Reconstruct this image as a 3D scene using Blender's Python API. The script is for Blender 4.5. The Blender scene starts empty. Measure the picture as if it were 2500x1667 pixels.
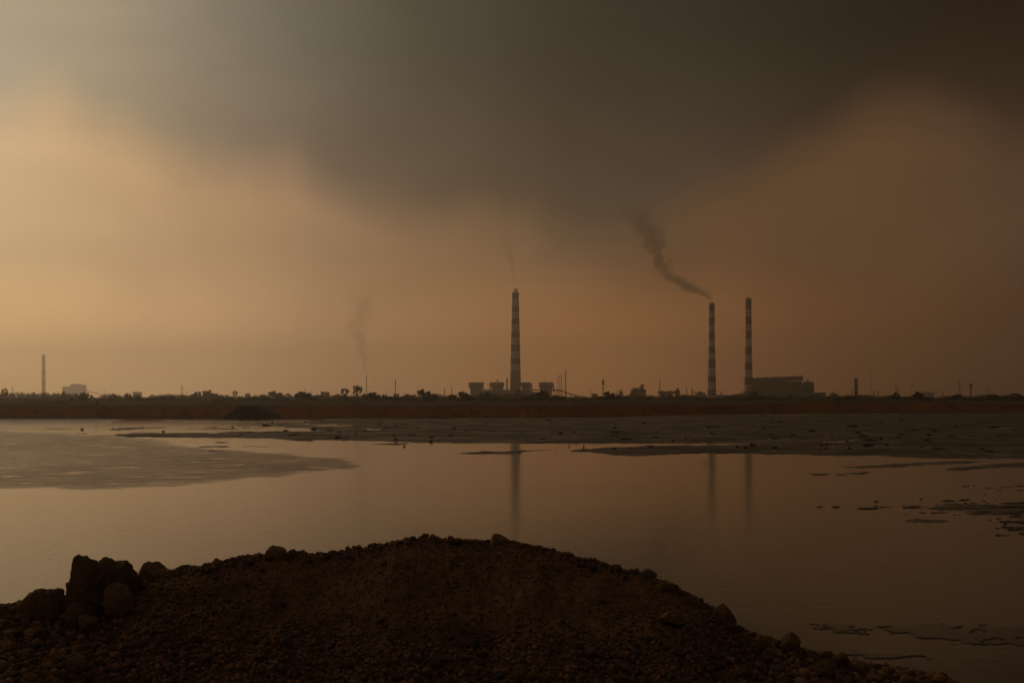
import bpy, math, random
import numpy as np
from mathutils import Vector, Matrix
SC = bpy.context.scene
COL = SC.collection
F = 2431.0        # focal length in photograph pixels (35 mm lens, 2500 px wide)
H = 8.0           # eye height above the water
YH = 975.0        # horizon row in the photograph
R = math.radians

# ------------------------------------------------------------------ camera
cam_d = bpy.data.cameras.new('camera')
cam = bpy.data.objects.new('camera', cam_d); COL.objects.link(cam)
cam.location = (0, 0, H); cam.rotation_euler = (R(90), 0, 0)
cam_d.sensor_width = 36.0; cam_d.lens = 36.0 * F / 2500.0
cam_d.shift_y = (YH - 833.5) / 2500.0
cam_d.clip_start = 0.1; cam_d.clip_end = 60000
SC.camera = cam
SC.view_settings.view_transform = 'Standard'
SC.view_settings.look = 'None'
SC.view_settings.exposure = 0; SC.view_settings.gamma = 1
SC.view_settings.use_curve_mapping = False
SC.cycles.use_denoising = True
SC.cycles.max_bounces = 8
SC.cycles.volume_bounces = 4
SC.cycles.volume_max_steps = 256
SC.cycles.sample_clamp_indirect = 2.0

def lin(c):
    return tuple(((v / 255) / 12.92 if v / 255 <= 0.04045 else (((v / 255) + 0.055) / 1.055) ** 2.4) for v in c)

class NT:
    """tiny helper round a node tree"""
    def __init__(s, tree): s.t = tree; s.n = tree.nodes; s.l = tree.links
    def new(s, typ, **kw):
        n = s.n.new(typ)
        for k, v in kw.items(): setattr(n, k, v)
        return n
    def put(s, sock, v):
        if isinstance(v, bpy.types.NodeSocket): s.l.new(v, sock)
        elif v is not None: sock.default_value = v
    def math(s, op, a, b=None, c=None, clamp=False):
        n = s.new('ShaderNodeMath', operation=op, use_clamp=clamp)
        for i, v in enumerate((a, b, c)):
            if v is not None: s.put(n.inputs[i], v)
        return n.outputs[0]
    def mrange(s, v, a, b, c=0.0, d=1.0, smooth=False):
        n = s.new('ShaderNodeMapRange')
        if smooth: n.interpolation_type = 'SMOOTHSTEP'
        for i, q in enumerate((v, a, b, c, d)): s.put(n.inputs[i], q)
        return n.outputs[0]
    def mix(s, f, a, b, mode='MIX'):
        n = s.new('ShaderNodeMix', data_type='RGBA', blend_type=mode)
        s.put(n.inputs[0], f); s.put(n.inputs[6], a); s.put(n.inputs[7], b)
        return n.outputs[2]
    def noise(s, vec, scale, detail=3, rough=0.5, dist=0.0):
        n = s.new('ShaderNodeTexNoise')
        s.put(n.inputs['Vector'], vec)
        n.inputs['Scale'].default_value = scale; n.inputs['Detail'].default_value = detail
        n.inputs['Roughness'].default_value = rough; n.inputs['Distortion'].default_value = dist
        return n.outputs[0]
    def ramp(s, v, stops, interp='LINEAR'):
        n = s.new('ShaderNodeValToRGB'); cr = n.color_ramp; cr.interpolation = interp
        while len(cr.elements) < len(stops): cr.elements.new(0.5)
        for e, (p, c) in zip(cr.elements, stops):
            e.position = p; e.color = (c[0], c[1], c[2], 1)
        s.put(n.inputs[0], v)
        return n.outputs[0]
    def curve(s, v, pts):
        n = s.new('ShaderNodeFloatCurve'); cv = n.mapping.curves[0]
        while len(cv.points) < len(pts): cv.points.new(0.5, 0.5)
        for p, (a, b) in zip(cv.points, pts):
            p.location = (a, b); p.handle_type = 'AUTO'
        n.mapping.update()
        n.inputs[0].default_value = 1.0
        s.put(n.inputs[1], v)
        return n.outputs[0]

# ------------------------------------------------------------------ sky (world)
AZ0 = 0.55
def azn(px): return (math.atan((px - 1250) / F) + AZ0) / (2 * AZ0)
def elv(px, py): return (YH - py) / F * math.cos(math.atan((px - 1250) / F))
SKY = {   # colours of the smog band, the clear stretch and the smoke cloud by azimuth
#SKYDATA
'H': [(0, (292.9, 229.4, 145.9)), (300, (283.4, 221.3, 151.3)), (700, (234.3, 176.1, 124.5)), (1000, (217.1, 154.0, 100.2)), (1250, (205.5, 134.8, 73.7)), (1500, (207.6, 134.2, 72.0)), (1750, (166.2, 103.9, 54.2)), (2000, (123.9, 69.9, 29.6)), (2250, (106.9, 65.1, 27.7)), (2500, (71.8, 35.0, 15.0))],
'M': [(0, (219.0, 182.8, 137.7)), (300, (202.2, 163.0, 118.0)), (600, (177.3, 139.6, 102.0)), (800, (155.2, 122.6, 90.8)), (1000, (148.0, 112.4, 78.7)), (1250, (139.1, 106.1, 71.9)), (1500, (103.0, 76.0, 52.7)), (1750, (103.9, 73.6, 45.9)), (2000, (98.3, 70.6, 44.3)), (2250, (96.9, 70.0, 47.8)), (2500, (85.6, 62.4, 43.9))],
'C': [(0, (172.5, 164.9, 141.5)), (200, (157.4, 139.5, 110.9)), (400, (138.4, 118.8, 90.3)), (600, (123.6, 101.5, 85.4)), (900, (87.5, 74.1, 59.9)), (1250, (78.3, 64.9, 50.8)), (1500, (75.0, 64.9, 50.9)), (1750, (76.9, 63.0, 50.3)), (2000, (64.9, 49.1, 37.4)), (2500, (62, 48, 36))],
'T': [(0, (171.9, 157.4, 132.3)), (200, (166.3, 152.6, 124.8)), (400, (143.8, 132.5, 116.0)), (600, (113.8, 108.7, 92.1)), (800, (92.0, 87.9, 74.1)), (1000, (77.2, 72.8, 59.4)), (1250, (54.5, 50.1, 40.3)), (1500, (47.2, 42.6, 34.6)), (1750, (41.3, 40.0, 30.7)), (2000, (32.2, 29.7, 21.9)), (2300, (30, 21, 14)), (2500, (28, 19, 13))],
#ENDSKY
}
EDGE = [(-300,240),(0,245),(70,225),(120,212),(170,245),(270,300),(400,365),(540,402),(650,400),(720,385),(770,425),(850,470),(950,500),(1080,512),(1200,500),(1290,515),(1380,552),(1500,560),(1560,540),(1640,490),(1720,445),(1850,410),(1950,352),(2040,292),(2130,240),(2230,225),(2330,252),(2430,300),(2500,312),(2700,330)]
world = bpy.data.worlds.new('World'); SC.world = world; world.use_nodes = True
world.cycles.sampling_method = 'MANUAL'; world.cycles.sample_map_resolution = 512
w = NT(world.node_tree); w.n.clear()
tc = w.new('ShaderNodeTexCoord').outputs['Generated']
sx = w.new('ShaderNodeSeparateXYZ'); w.put(sx.inputs[0], tc)
az = w.math('ARCTAN2', sx.outputs[0], sx.outputs[1])
hyp = w.math('SQRT', w.math('ADD', w.math('MULTIPLY', sx.outputs[0], sx.outputs[0]), w.math('MULTIPLY', sx.outputs[1], sx.outputs[1])))
v = w.math('DIVIDE', sx.outputs[2], w.math('MAXIMUM', hyp, 0.001))
warp = w.math('MULTIPLY', w.math('SUBTRACT', w.noise(tc, 5.0, 4, 0.5, 0.4), 0.5), 0.05)
a01 = w.mrange(w.math('ADD', az, warp), -AZ0, AZ0)
def sky_ramp(k): return w.ramp(a01, [(azn(p), tuple(q / 2 for q in lin(c))) for p, c in SKY[k]], 'B_SPLINE')
band = w.mix(w.mrange(v, elv(1250, 930), elv(1250, 600), smooth=True), sky_ramp('H'), sky_ramp('M'))
cloud = w.mix(w.mrange(v, 0.14, 0.38, smooth=True), sky_ramp('C'), sky_ramp('T'))
edge = w.curve(a01, [(min(max(azn(p), 0), 1), elv(p, y) / 0.4) for p, y in EDGE if 0 <= azn(p) <= 1])
edge = w.math('MULTIPLY', edge, 0.4)
n1 = w.math('SUBTRACT', w.noise(tc, 7.0, 5, 0.55, 0.6), 0.5)
vv = w.math('ADD', w.math('SUBTRACT', v, edge), w.math('MULTIPLY', n1, 0.055))
mask = w.mrange(vv, -0.052, 0.034, smooth=True)
col = w.mix(mask, band, cloud)
stz = w.new('ShaderNodeMapping'); stz.inputs['Scale'].default_value = (1.0, 1.0, 2.0); stz.inputs['Rotation'].default_value = (0, R(25), 0); w.put(stz.inputs[0], tc)
mott = w.mrange(w.noise(stz.outputs[0], 3.2, 6, 0.55, 1.2), 0.3, 0.7, 0.90, 1.10)
col = w.mix(1.0, col, w.new('ShaderNodeCombineXYZ').outputs[0], 'MULTIPLY')
cmb = w.n[-1] if False else [n for n in w.n if n.bl_idname == 'ShaderNodeCombineXYZ'][0]
for i in range(3): w.put(cmb.inputs[i], mott)
# the pall thickens overhead and behind the camera
behind = w.mrange(w.math('ABSOLUTE', az), 0.75, 2.0, 0, 1, smooth=True)
over = w.mrange(v, 0.45, 1.2, 0, 1, smooth=True)
dark = w.math('MAXIMUM', behind, over)
sky = w.new('ShaderNodeTexSky', sky_type='NISHITA', sun_disc=False)
sky.sun_elevation = R(22); sky.sun_rotation = R(-40); sky.dust_density = 8; sky.air_density = 2
nis = w.mix(1.0, sky.outputs[0], (0.0205, 0.0128, 0.0075, 1), 'MULTIPLY')
col = w.mix(w.math('MULTIPLY', dark, 0.95), col, nis)
below = w.mrange(v, -0.02, -0.06)
col = w.mix(below, col, (0.006, 0.004, 0.002, 1))
bg = w.new('ShaderNodeBackground'); w.put(bg.inputs[0], col); bg.inputs[1].default_value = 2.0
wo = w.new('ShaderNodeOutputWorld'); w.l.new(bg.outputs[0], wo.inputs[0])

# ------------------------------------------------------------------ sun, smothered by the smoke cloud
sd = bpy.data.lights.new('sun', 'SUN'); sd.energy = 0.12; sd.angle = R(25); sd.color = (1, 0.78, 0.55)
sun = bpy.data.objects.new('sun', sd); COL.objects.link(sun)
sdir = Vector((math.sin(R(-40)) * math.cos(R(22)), math.cos(R(-40)) * math.cos(R(22)), math.sin(R(22))))
sun.rotation_euler = sdir.to_track_quat('Z', 'Y').to_euler(); sun.location = (-300, 300, 300)

# ------------------------------------------------------------------ helpers
rng = np.random.default_rng(7)
random.seed(7)
def P(px, py, d): return ((px - 1250) * d / F, d, H - (py - YH) * d / F)
def gy(py): return F * H / (py - YH)              # distance of the water surface seen at a row

_perm = np.random.default_rng(3).permutation(512)
_perm = np.concatenate([_perm, _perm])
_g = np.random.default_rng(4).normal(size=(512, 3)); _g /= np.linalg.norm(_g, axis=1)[:, None]
def pnoise(x, y, z=0.0):
    x, y, z = np.broadcast_arrays(np.asarray(x, float), np.asarray(y, float), np.asarray(z, float))
    xi, yi, zi = np.floor(x).astype(int), np.floor(y).astype(int), np.floor(z).astype(int)
    xf, yf, zf = x - xi, y - yi, z - zi
    fx, fy, fz = [t * t * t * (t * (t * 6 - 15) + 10) for t in (xf, yf, zf)]
    def gr(i, j, k):
        h = _perm[(_perm[(_perm[(xi + i) % 512] + yi + j) % 512] + zi + k) % 512]
        g = _g[h]
        return g[..., 0] * (xf - i) + g[..., 1] * (yf - j) + g[..., 2] * (zf - k)
    def L(a, b, t): return a + (b - a) * t
    return L(L(L(gr(0,0,0), gr(1,0,0), fx), L(gr(0,1,0), gr(1,1,0), fx), fy),
             L(L(gr(0,0,1), gr(1,0,1), fx), L(gr(0,1,1), gr(1,1,1), fx), fy), fz) * 1.6
def fbm(x, y, z=0.0, o=4, g=0.5):
    a, s, f = 1.0, 0.0, 1.0
    for i in range(o):
        s = s + a * pnoise(np.asarray(x) * f + 17.3 * i, np.asarray(y) * f - 9.1 * i, np.asarray(z) * f); a *= g; f *= 2.03
    return s
def sstep(a, b, x):
    t = np.clip((x - a) / (b - a), 0, 1); return t * t * (3 - 2 * t)

def tag(o, label=None, cat=None, group=None, kind=None):
    if label: o['label'] = label
    if cat: o['category'] = cat
    if group: o['group'] = group
    if kind: o['kind'] = kind
    return o
def empty(name, loc=(0, 0, 0), rz=0.0):
    o = bpy.data.objects.new(name, None); COL.objects.link(o)
    o.location = loc; o.rotation_euler = (0, 0, rz); o.empty_display_size = 0.1
    return o
def np_mesh(name, V, Fc, mat=None, smooth=False, attrs=None):
    V = np.ascontiguousarray(V, dtype=np.float32); Fc = np.ascontiguousarray(Fc, dtype=np.int32)
    me = bpy.data.meshes.new(name); k = Fc.shape[1]
    me.vertices.add(len(V)); me.vertices.foreach_set('co', V.ravel())
    me.loops.add(Fc.size); me.loops.foreach_set('vertex_index', Fc.ravel())
    me.polygons.add(len(Fc)); me.polygons.foreach_set('loop_start', np.arange(0, Fc.size, k, dtype=np.int32))
    me.polygons.foreach_set('loop_total', np.full(len(Fc), k, dtype=np.int32))
    me.polygons.foreach_set('use_smooth', np.full(len(Fc), smooth))
    me.update(calc_edges=True)
    if mat: me.materials.append(mat)
    for an, (typ, dat) in (attrs or {}).items():
        a = me.attributes.new(an, typ, 'POINT')
        a.data.foreach_set('color' if typ == 'FLOAT_COLOR' else 'value', np.ascontiguousarray(dat, dtype=np.float32).ravel())
    return me
def np_obj(name, V, Fc, mat=None, smooth=False, attrs=None, parent=None):
    o = bpy.data.objects.new(name, np_mesh(name, V, Fc, mat, smooth, attrs)); COL.objects.link(o)
    if parent: o.parent = parent
    return o
def grid_faces(nr, nc):
    i = np.arange(nr * nc).reshape(nr, nc)
    return np.stack([i[:-1, :-1], i[:-1, 1:], i[1:, 1:], i[1:, :-1]], -1).reshape(-1, 4)

class MB:
    def __init__(s, origin=(0, 0, 0)): s.v = []; s.f = []; s.mi = []; s.o = Vector(origin)
    def add(s, vs, fs, mi=0):
        b = len(s.v); s.v += [tuple(Vector(q) - s.o) for q in vs]
        s.f += [tuple(b + i for i in f) for f in fs]; s.mi += [mi] * len(fs)
    def box(s, x0, x1, y0, y1, z0, z1, mi=0):
        vs = [(x, y, z) for x in (x0, x1) for y in (y0, y1) for z in (z0, z1)]
        s.add(vs, [(0,1,3,2),(4,6,7,5),(0,4,5,1),(2,3,7,6),(0,2,6,4),(1,5,7,3)], mi)
    def tube(s, a, b, r0, r1=None, n=8, cap=True, mi=0):
        r1 = r0 if r1 is None else r1
        a, b = Vector(a), Vector(b); d = (b - a).normalized()
        u = d.orthogonal().normalized(); w_ = d.cross(u)
        vs = []
        for c, r in ((a, r0), (b, r1)):
            for i in range(n):
                t = 2 * math.pi * i / n; vs.append(c + (u * math.cos(t) + w_ * math.sin(t)) * r)
        fs = [(i, (i + 1) % n, n + (i + 1) % n, n + i) for i in range(n)]
        if cap: fs += [tuple(range(n))[::-1], tuple(range(n, 2 * n))]
        s.add(vs, fs, mi)
    def lathe(s, c, prof, n=24, mi=0):
        """prof: list of (radius, z, material index of the ring above)"""
        b = len(s.v)
        for r, z, m in prof:
            for i in range(n):
                t = 2 * math.pi * i / n
                s.v.append(tuple(Vector((c[0] + r * math.cos(t), c[1] + r * math.sin(t), c[2] + z)) - s.o))
        for k in range(len(prof) - 1):
            for i in range(n):
                j = (i + 1) % n
                s.f.append((b + k*n + i, b + k*n + j, b + (k+1)*n + j, b + (k+1)*n + i)); s.mi.append(prof[k][2])
        s.f.append(tuple(b + (len(prof)-1)*n + i for i in range(n))); s.mi.append(prof[-1][2])
    def build(s, name, mats, parent=None, smooth=False):
        me = bpy.data.meshes.new(name); me.from_pydata(s.v, [], s.f)
        for m in (mats if isinstance(mats, (list, tuple)) else [mats]): me.materials.append(m)
        me.polygons.foreach_set('material_index', s.mi)
        me.polygons.foreach_set('use_smooth', [smooth] * len(s.f)); me.update()
        o = bpy.data.objects.new(name, me); COL.objects.link(o)
        if parent: o.parent = parent
        return o

# ------------------------------------------------------------------ materials
def mat(name, c, rough=0.85, var=0.15, scale=1.0, bump=0.0, c2=None, spec=0.3, metal=0.0, bscale=None, detail=5, bdist=0.05):
    m = bpy.data.materials.new(name); m.use_nodes = True
    t = NT(m.node_tree); b = t.n['Principled BSDF']
    co = t.new('ShaderNodeTexCoord').outputs['Object']
    n = t.noise(co, scale, detail, 0.6)
    c2 = c2 or tuple(q * 0.6 for q in c)
    f = t.mrange(n, 0.35, 0.65, 0.5 - min(var, 1) * 0.5, 0.5 + min(var, 1) * 0.5)
    t.put(b.inputs['Base Color'], t.mix(f, (*c2, 1), (*c, 1)))
    b.inputs['Roughness'].default_value = rough; b.inputs['Metallic'].default_value = metal
    b.inputs['Specular IOR Level'].default_value = spec
    if bump:
        bn = t.new('ShaderNodeBump'); bn.inputs['Strength'].default_value = bump; bn.inputs['Distance'].default_value = bdist
        t.put(bn.inputs['Height'], t.noise(co, bscale or scale * 4, 6, 0.65)); t.put(b.inputs['Normal'], bn.outputs[0])
    return m
M = {}
M['red_band'] = mat('red_paint', (0.16, 0.065, 0.045), 0.8, 0.8, 0.06, c2=(0.10, 0.045, 0.035))
M['white_band'] = mat('white_paint', (0.62, 0.57, 0.51), 0.8, 0.9, 0.05, c2=(0.40, 0.36, 0.32))
M['sooty'] = mat('sooty_concrete', (0.08, 0.065, 0.05), 0.9, 0.8, 0.1)
M['concrete'] = mat('concrete', (0.26, 0.22, 0.18), 0.9, 0.8, 0.08)
M['steel'] = mat('steel', (0.12, 0.11, 0.10), 0.6, 0.6, 0.3)
M['cladding'] = mat('cladding', (0.17, 0.16, 0.14), 0.75, 0.9, 0.08)
M['dark_cladding'] = mat('dark_cladding', (0.07, 0.068, 0.06), 0.8, 0.9, 0.08)
M['roofing'] = mat('roofing', (0.10, 0.09, 0.08), 0.8, 0.8, 0.1)
M['glass'] = mat('dim_glass', (0.03, 0.03, 0.03), 0.2, 0.3, 0.5, spec=0.5)
M['rust'] = mat('rusty_steel', (0.20, 0.07, 0.04), 0.8, 0.8, 0.4)
M['brick'] = mat('brick', (0.16, 0.08, 0.055), 0.9, 0.8, 0.2)
M['bark'] = mat('bark', (0.09, 0.065, 0.045), 0.95, 0.8, 1.5)
def leafmat(name, c, c2):
    m = mat(name, c, 0.8, 1.0, 0.45, c2=c2, spec=0.15)
    return m
M['leaf'] = leafmat('leaf', (0.055, 0.062, 0.030), (0.030, 0.034, 0.018))
M['leaf2'] = leafmat('leaf_olive', (0.075, 0.070, 0.034), (0.036, 0.036, 0.018))
M['grassy'] = leafmat('dry_blade', (0.055, 0.048, 0.024), (0.030, 0.026, 0.014))

# ------------------------------------------------------------------ water
def sdf_poly(poly, X, Y, sx_=1.0):
    p = np.array(poly, float); p[:, 0] *= sx_; X = X * sx_
    d = np.full(X.shape, 1e9); ins = np.zeros(X.shape, bool)
    for i in range(len(p)):
        a, b = p[i], p[(i + 1) % len(p)]
        e = b - a; L2 = (e ** 2).sum() + 1e-9
        t = np.clip(((X - a[0]) * e[0] + (Y - a[1]) * e[1]) / L2, 0, 1)
        d = np.minimum(d, np.hypot(X - a[0] - t * e[0], Y - a[1] - t * e[1]))
        if a[1] != b[1]:
            c = ((a[1] > Y) != (b[1] > Y)) & (X < (b[0] - a[0]) * (Y - a[1]) / (b[1] - a[1]) + a[0])
            ins ^= c
    return np.where(ins, d, -d)

cols = np.linspace(-4200, 6700, 700)
rows = np.concatenate([np.linspace(980, 1300, 420), np.linspace(1303, 1800, 120), [2000, 2600, 4000, 9000]])
PX, PY = np.meshgrid(cols, rows)
wx = 60 * fbm(PX / 260, PY / 30, 1.7, 4); wy = 5 * fbm(PX / 150, PY / 14, 5.2, 4)
ruff_poly = [(-4000,1015),(140,1015),(262,1026),(235,1033),(130,1037),(-100,1045),(90,1056),(250,1064),(344,1074),(421,1090),(574,1100),(689,1110),(804,1121),(868,1140),(727,1154),(574,1166),(478,1180),(344,1190),(230,1194),(0,1188),(-4000,1185)]
s1 = sdf_poly(ruff_poly, PX + wx * 0.35, PY + wy * 0.8, 0.15)
ruffle = sstep(-4, 7.5, s1 + 2.2 * fbm(PX / 70, PY / 5, 6.6, 4))
ruffle *= np.clip(0.8 + 0.5 * fbm(PX / 300, PY / 25, 9.0, 3), 0.3, 1.2)
strip = np.maximum.reduce([sdf_poly(q_, PX, PY, 0.1) for q_ in ([(400,1025.5),(520,1026),(640,1029),(560,1031),(440,1029)],[(680,1026),(740,1026),(735,1029),(690,1029)],[(800,1020.5),(1000,1020.5),(1000,1024.5),(800,1024.5)])] + [sdf_poly([(1180,1015),(1700,1009),(2250,1006),(2250,1014),(1700,1014),(1180,1019)], PX, PY, 0.1)])
far_ruf = sstep(-1, 1.0, strip) * 0.8
streak = 0 * PX
ruffle = np.clip(np.maximum.reduce([ruffle, far_ruf, streak]), 0, 1.2)
D = F * H / (PY - YH)
V = np.stack([(PX - 1250) * D / F, D, np.zeros_like(D)], -1).reshape(-1, 3)
def water_mat():
    m = bpy.data.materials.new('water'); m.use_nodes = True
    t = NT(m.node_tree); b = t.n['Principled BSDF']
    b.inputs['Base Color'].default_value = (0.048, 0.034, 0.021, 1)
    b.inputs['IOR'].default_value = 1.33
    co = t.new('ShaderNodeTexCoord').outputs['Object']
    at = t.new('ShaderNodeAttribute', attribute_name='ruffle').outputs['Fac']
    mp = t.new('ShaderNodeMapping'); mp.inputs['Scale'].default_value = (1.0, 1.9, 1.0); t.put(mp.inputs[0], co)
    big = t.noise(mp.outputs[0], 0.45, 6, 0.72, 0.4)
    small = t.noise(mp.outputs[0], 3.0, 3, 0.6, 0.2)
    calm = t.noise(mp.outputs[0], 0.9, 4, 0.6, 0.2)
    ms = t.new('ShaderNodeMapping'); ms.inputs['Scale'].default_value = (0.16, 0.5, 1.0); t.put(ms.inputs[0], co)
    gust = t.mrange(t.noise(ms.outputs[0], 1.0, 6, 0.7, 0.3), 0.40, 0.58, 0.0, 1.8)
    at = t.math('MULTIPLY', at, gust)
    hgt = t.math('ADD', t.math('MULTIPLY', t.math('ADD', big, t.math('MULTIPLY', small, 0.3)), t.math('MULTIPLY', at, 0.30)),
                 t.math('MULTIPLY', calm, 0.009))
    bn = t.new('ShaderNodeBump'); bn.inputs['Strength'].default_value = 1.0; bn.inputs['Distance'].default_value = 1.0
    t.put(bn.inputs['Height'], hgt); t.put(b.inputs['Normal'], bn.outputs[0])
    t.put(b.inputs['Roughness'], t.math('ADD', t.math('MULTIPLY', at, 0.08), 0.12))
    return m
water = np_obj('water', V, grid_faces(len(rows), len(cols)), water_mat(), True, {'ruffle': ('FLOAT', ruffle.ravel())})
tag(water, 'still brown pond water with a wind ruffled patch', 'water', kind='structure')

# ------------------------------------------------------------------ mudflat: low mud standing out of the pond
def mud_mat():
    m = bpy.data.materials.new('wet_mud'); m.use_nodes = True
    t = NT(m.node_tree); b = t.n['Principled BSDF']
    co = t.new('ShaderNodeTexCoord').outputs['Object']
    mp = t.new('ShaderNodeMapping'); mp.inputs['Scale'].default_value = (0.5, 0.55, 1.0); t.put(mp.inputs[0], co)
    n1 = t.noise(mp.outputs[0], 0.12, 7, 0.62, 0.4); n2 = t.noise(mp.outputs[0], 0.9, 5, 0.65)
    c = t.mix(t.mrange(n1, 0.40, 0.62), (0.045, 0.034, 0.023, 1), (0.195, 0.148, 0.105, 1))
    px_ = t.new('ShaderNodeSeparateXYZ'); t.put(px_.inputs[0], co)
    dim_wet = t.mrange(t.math('ADD', px_.outputs[0], t.math('MULTIPLY', t.math('SUBTRACT', n1, 0.5), 120)), 60, 200, 0, 0.75)  # dimmer skylight on the right painted into the mud colour, with wetter ground
    c = t.mix(dim_wet, c, (0.050, 0.038, 0.028, 1))
    c = t.mix(t.mrange(n2, 0.46, 0.60, 0, 0.85), c, (0.036, 0.030, 0.022, 1))
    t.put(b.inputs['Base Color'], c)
    t.put(b.inputs['Roughness'], t.mrange(n1, 0.38, 0.60, 0.85, 0.55))
    b.inputs['Specular IOR Level'].default_value = 0.35
    bn = t.new('ShaderNodeBump'); bn.inputs['Strength'].default_value = 0.7; bn.inputs['Distance'].default_value = 0.25
    t.put(bn.inputs['Height'], t.noise(co, 1.2, 7, 0.65)); t.put(b.inputs['Normal'], bn.outputs[0])
    return m
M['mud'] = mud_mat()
MUD = [
 [(283,1065.5),(300,1060),(330,1055.5),(420,1056),(520,1057),(560,1053),(650,1053),(700,1051),(640,1048.5),(560,1048),(450,1047.5),(520,1041),(600,1036),(700,1030),(790,1026),(900,1024),(1030,1022),
  (1190,1020),(1300,1019.5),(1480,1018.5),(1660,1014.5),(1900,1013.5),(2150,1012.5),(2300,1007),(3600,1004),(3600,1118),(2500,1120),(2300,1119),(2150,1113),(2040,1112),(1950,1109),(1880,1108.5),(1820,1106.5),
  (1700,1106.5),(1620,1109),(1560,1113),(1490,1110),(1450,1104),(1385,1101),(1440,1095),(1500,1091),(1600,1087.2),(1850,1085.2),(1850,1082.8),(1600,1082.6),(1300,1082.6),(1150,1081.5),(1050,1080.5),(980,1079),(900,1076.5),(830,1073.2),(720,1075),(660,1070.5),(600,1069.5),(430,1068),(330,1067.3)],
 [(1105,1107),(1190,1102),(1290,1099),(1380,1097),(1300,1101),(1278,1105),(1270,1110),(1190,1108)],
 [(500,1089.2),(560,1088.6),(545,1091.2),(490,1090.8)],
 [(505,1100.3),(560,1100),(555,1101.8),(520,1101.6)],
 [(590,1089.5),(660,1089),(655,1090.6),(600,1090.6)],
 [(455,1077.8),(480,1077.5),(478,1078.9),(456,1078.9)],
 [(515,1078.6),(550,1078.9),(545,1080.6),(516,1080.2)],
 [(105,1047.3),(170,1045.9),(160,1048.2),(110,1048.6)],
 [(185,1057.3),(220,1057),(218,1058.6),(190,1058.5)],
 [(255,1047),(300,1044.5),(420,1042.5),(400,1045),(330,1046),(300,1050),(262,1049)],
 [(700,1073),(770,1071.5),(765,1076.5),(710,1077)],
 [(820,1073.5),(900,1074),(860,1076.5),(822,1076.2)],
 [(905,1083),(960,1081),(1000,1082.5),(985,1086.5),(930,1085)],
 [(2055,1141),(2180,1133),(2300,1127),(2420,1124),(2350,1131),(2210,1138),(2100,1143)],
 [(1985,1157),(2020,1155.5),(2015,1160),(1995,1161)],[(2030,1157.5),(2062,1156.5),(2060,1160.5),(2035,1161)],[(2070,1154),(2130,1152),(2120,1157),(2080,1157)],
 [(2310,1146),(2370,1136),(2480,1131),(3600,1126),(3600,1136),(2440,1140),(2350,1149)],
]
def mud_grid(px0, px1, nx, rws, polys, extra, warp_amp=1.0):
    c_ = np.linspace(px0, px1, nx); PX, PY = np.meshgrid(c_, rws)
    hz = np.full(PX.shape, -9.0)
    wx = warp_amp * 22 * fbm(PX / 60, PY / 6, 2.2, 4); wy = warp_amp * 1.7 * fbm(PX / 38, PY / 3.5, 8.2, 5)
    for p in polys:
        xs = [q[0] for q in p]; ys = [q[1] for q in p]
        mk = (PX > min(xs) - 60) & (PX < max(xs) + 60) & (PY > min(ys) - 8) & (PY < max(ys) + 8)
        if not mk.any(): continue
        hz[mk] = np.maximum(hz[mk], sdf_poly(p, (PX + wx)[mk], (PY + wy)[mk], 0.12))
    D = F * H / (PY - YH); X = (PX - 1250) * D / F
    hz = extra(PX, PY, X, D, hz)
    keep = hz > -1.2
    relief = 0.10 * np.clip(fbm(X / 7, D / 3.5, 0.3, 4), -0.4, 2) + 0.35 * np.clip(fbm(X / 16, D / 9, 6.3, 3) - 0.5, 0, 2)
    hump = 0.42 * np.clip(fbm(X / 3.2, D / 2.4, 3.7, 2) - 0.85, 0, 1)
    z = np.clip(hz * 0.05, -0.3, 0.10) + sstep(0.5, 4, hz) * (relief + hump)
    z = np.where(hz > 0.15, np.maximum(z, 0.012), z)
    V = np.stack([X, D, z], -1).reshape(-1, 3); Fc = grid_faces(*PX.shape)
    k = keep.reshape(-1)[Fc].any(1); Fc = Fc[k]
    used = np.unique(Fc); mp = np.full(len(V), -1); mp[used] = np.arange(len(used))
    return V[used], mp[Fc]
def far_extra(PX, PY, X, D, hz):
    # pools left lying in the mud, and ragged streaks at its right edge
    pool = fbm(PX / 210, PY / 5.5, 4.4, 4)
    inner = sstep(1500, 2050, PX) * 2.0 + 0.2
    left = (1 - sstep(720, 980, PX)) * sstep(420, 520, PX) * (PY < 1054)
    p2 = fbm(PX / 120, PY / 3.6, 2.4, 4)
    hz = np.where((left > 0) & (p2 > 0.75 - 0.75 * left), -(p2 - 0.75 + 0.75 * left) * 5 - 0.1, hz)
    hz = np.where((hz > 2.5) & (pool > 1.02 - 0.10 * inner), -(pool - 1.02 + 0.10 * inner) * 8 - 0.2, hz)
    a = sdf_poly([(1980,1081),(2110,1070),(2085,1076),(2050,1081)], PX, PY, 0.2)
    hz = np.where(a > 0, -a, hz)
    return hz
rws = np.concatenate([np.arange(1002, 1120, 0.35), np.arange(1120.4, 1170, 0.5)])
V, Fc = mud_grid(-40, 3400, 1250, rws, MUD, far_extra)
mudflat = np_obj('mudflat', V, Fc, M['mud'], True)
tag(mudflat, 'grey wet mudflat standing out of the pond', 'mudflat', kind='structure')
def near_extra(PX, PY, X, D, hz):
    s = fbm(PX / 85, PY / 3.0, 7.7, 6, 0.65)
    amp = np.exp(-((PY - 1232 - (PX - 2000) * 0.02) / 28.0) ** 2) * sstep(1950, 2450, PX) + 1.1 * np.exp(-((PY - 1290) / 30.0) ** 2) * sstep(2280, 2560, PX)
    amp += 0.8 * np.exp(-((PY - 1190) / 14.0) ** 2) * sstep(2200, 2500, PX)
    amp += 0.7 * np.exp(-((PY - 1238) / 6.0) ** 2) * sstep(1800, 2000, PX)
    return np.maximum(hz, (s + amp * 0.95 - 1.28) * 5)
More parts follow.
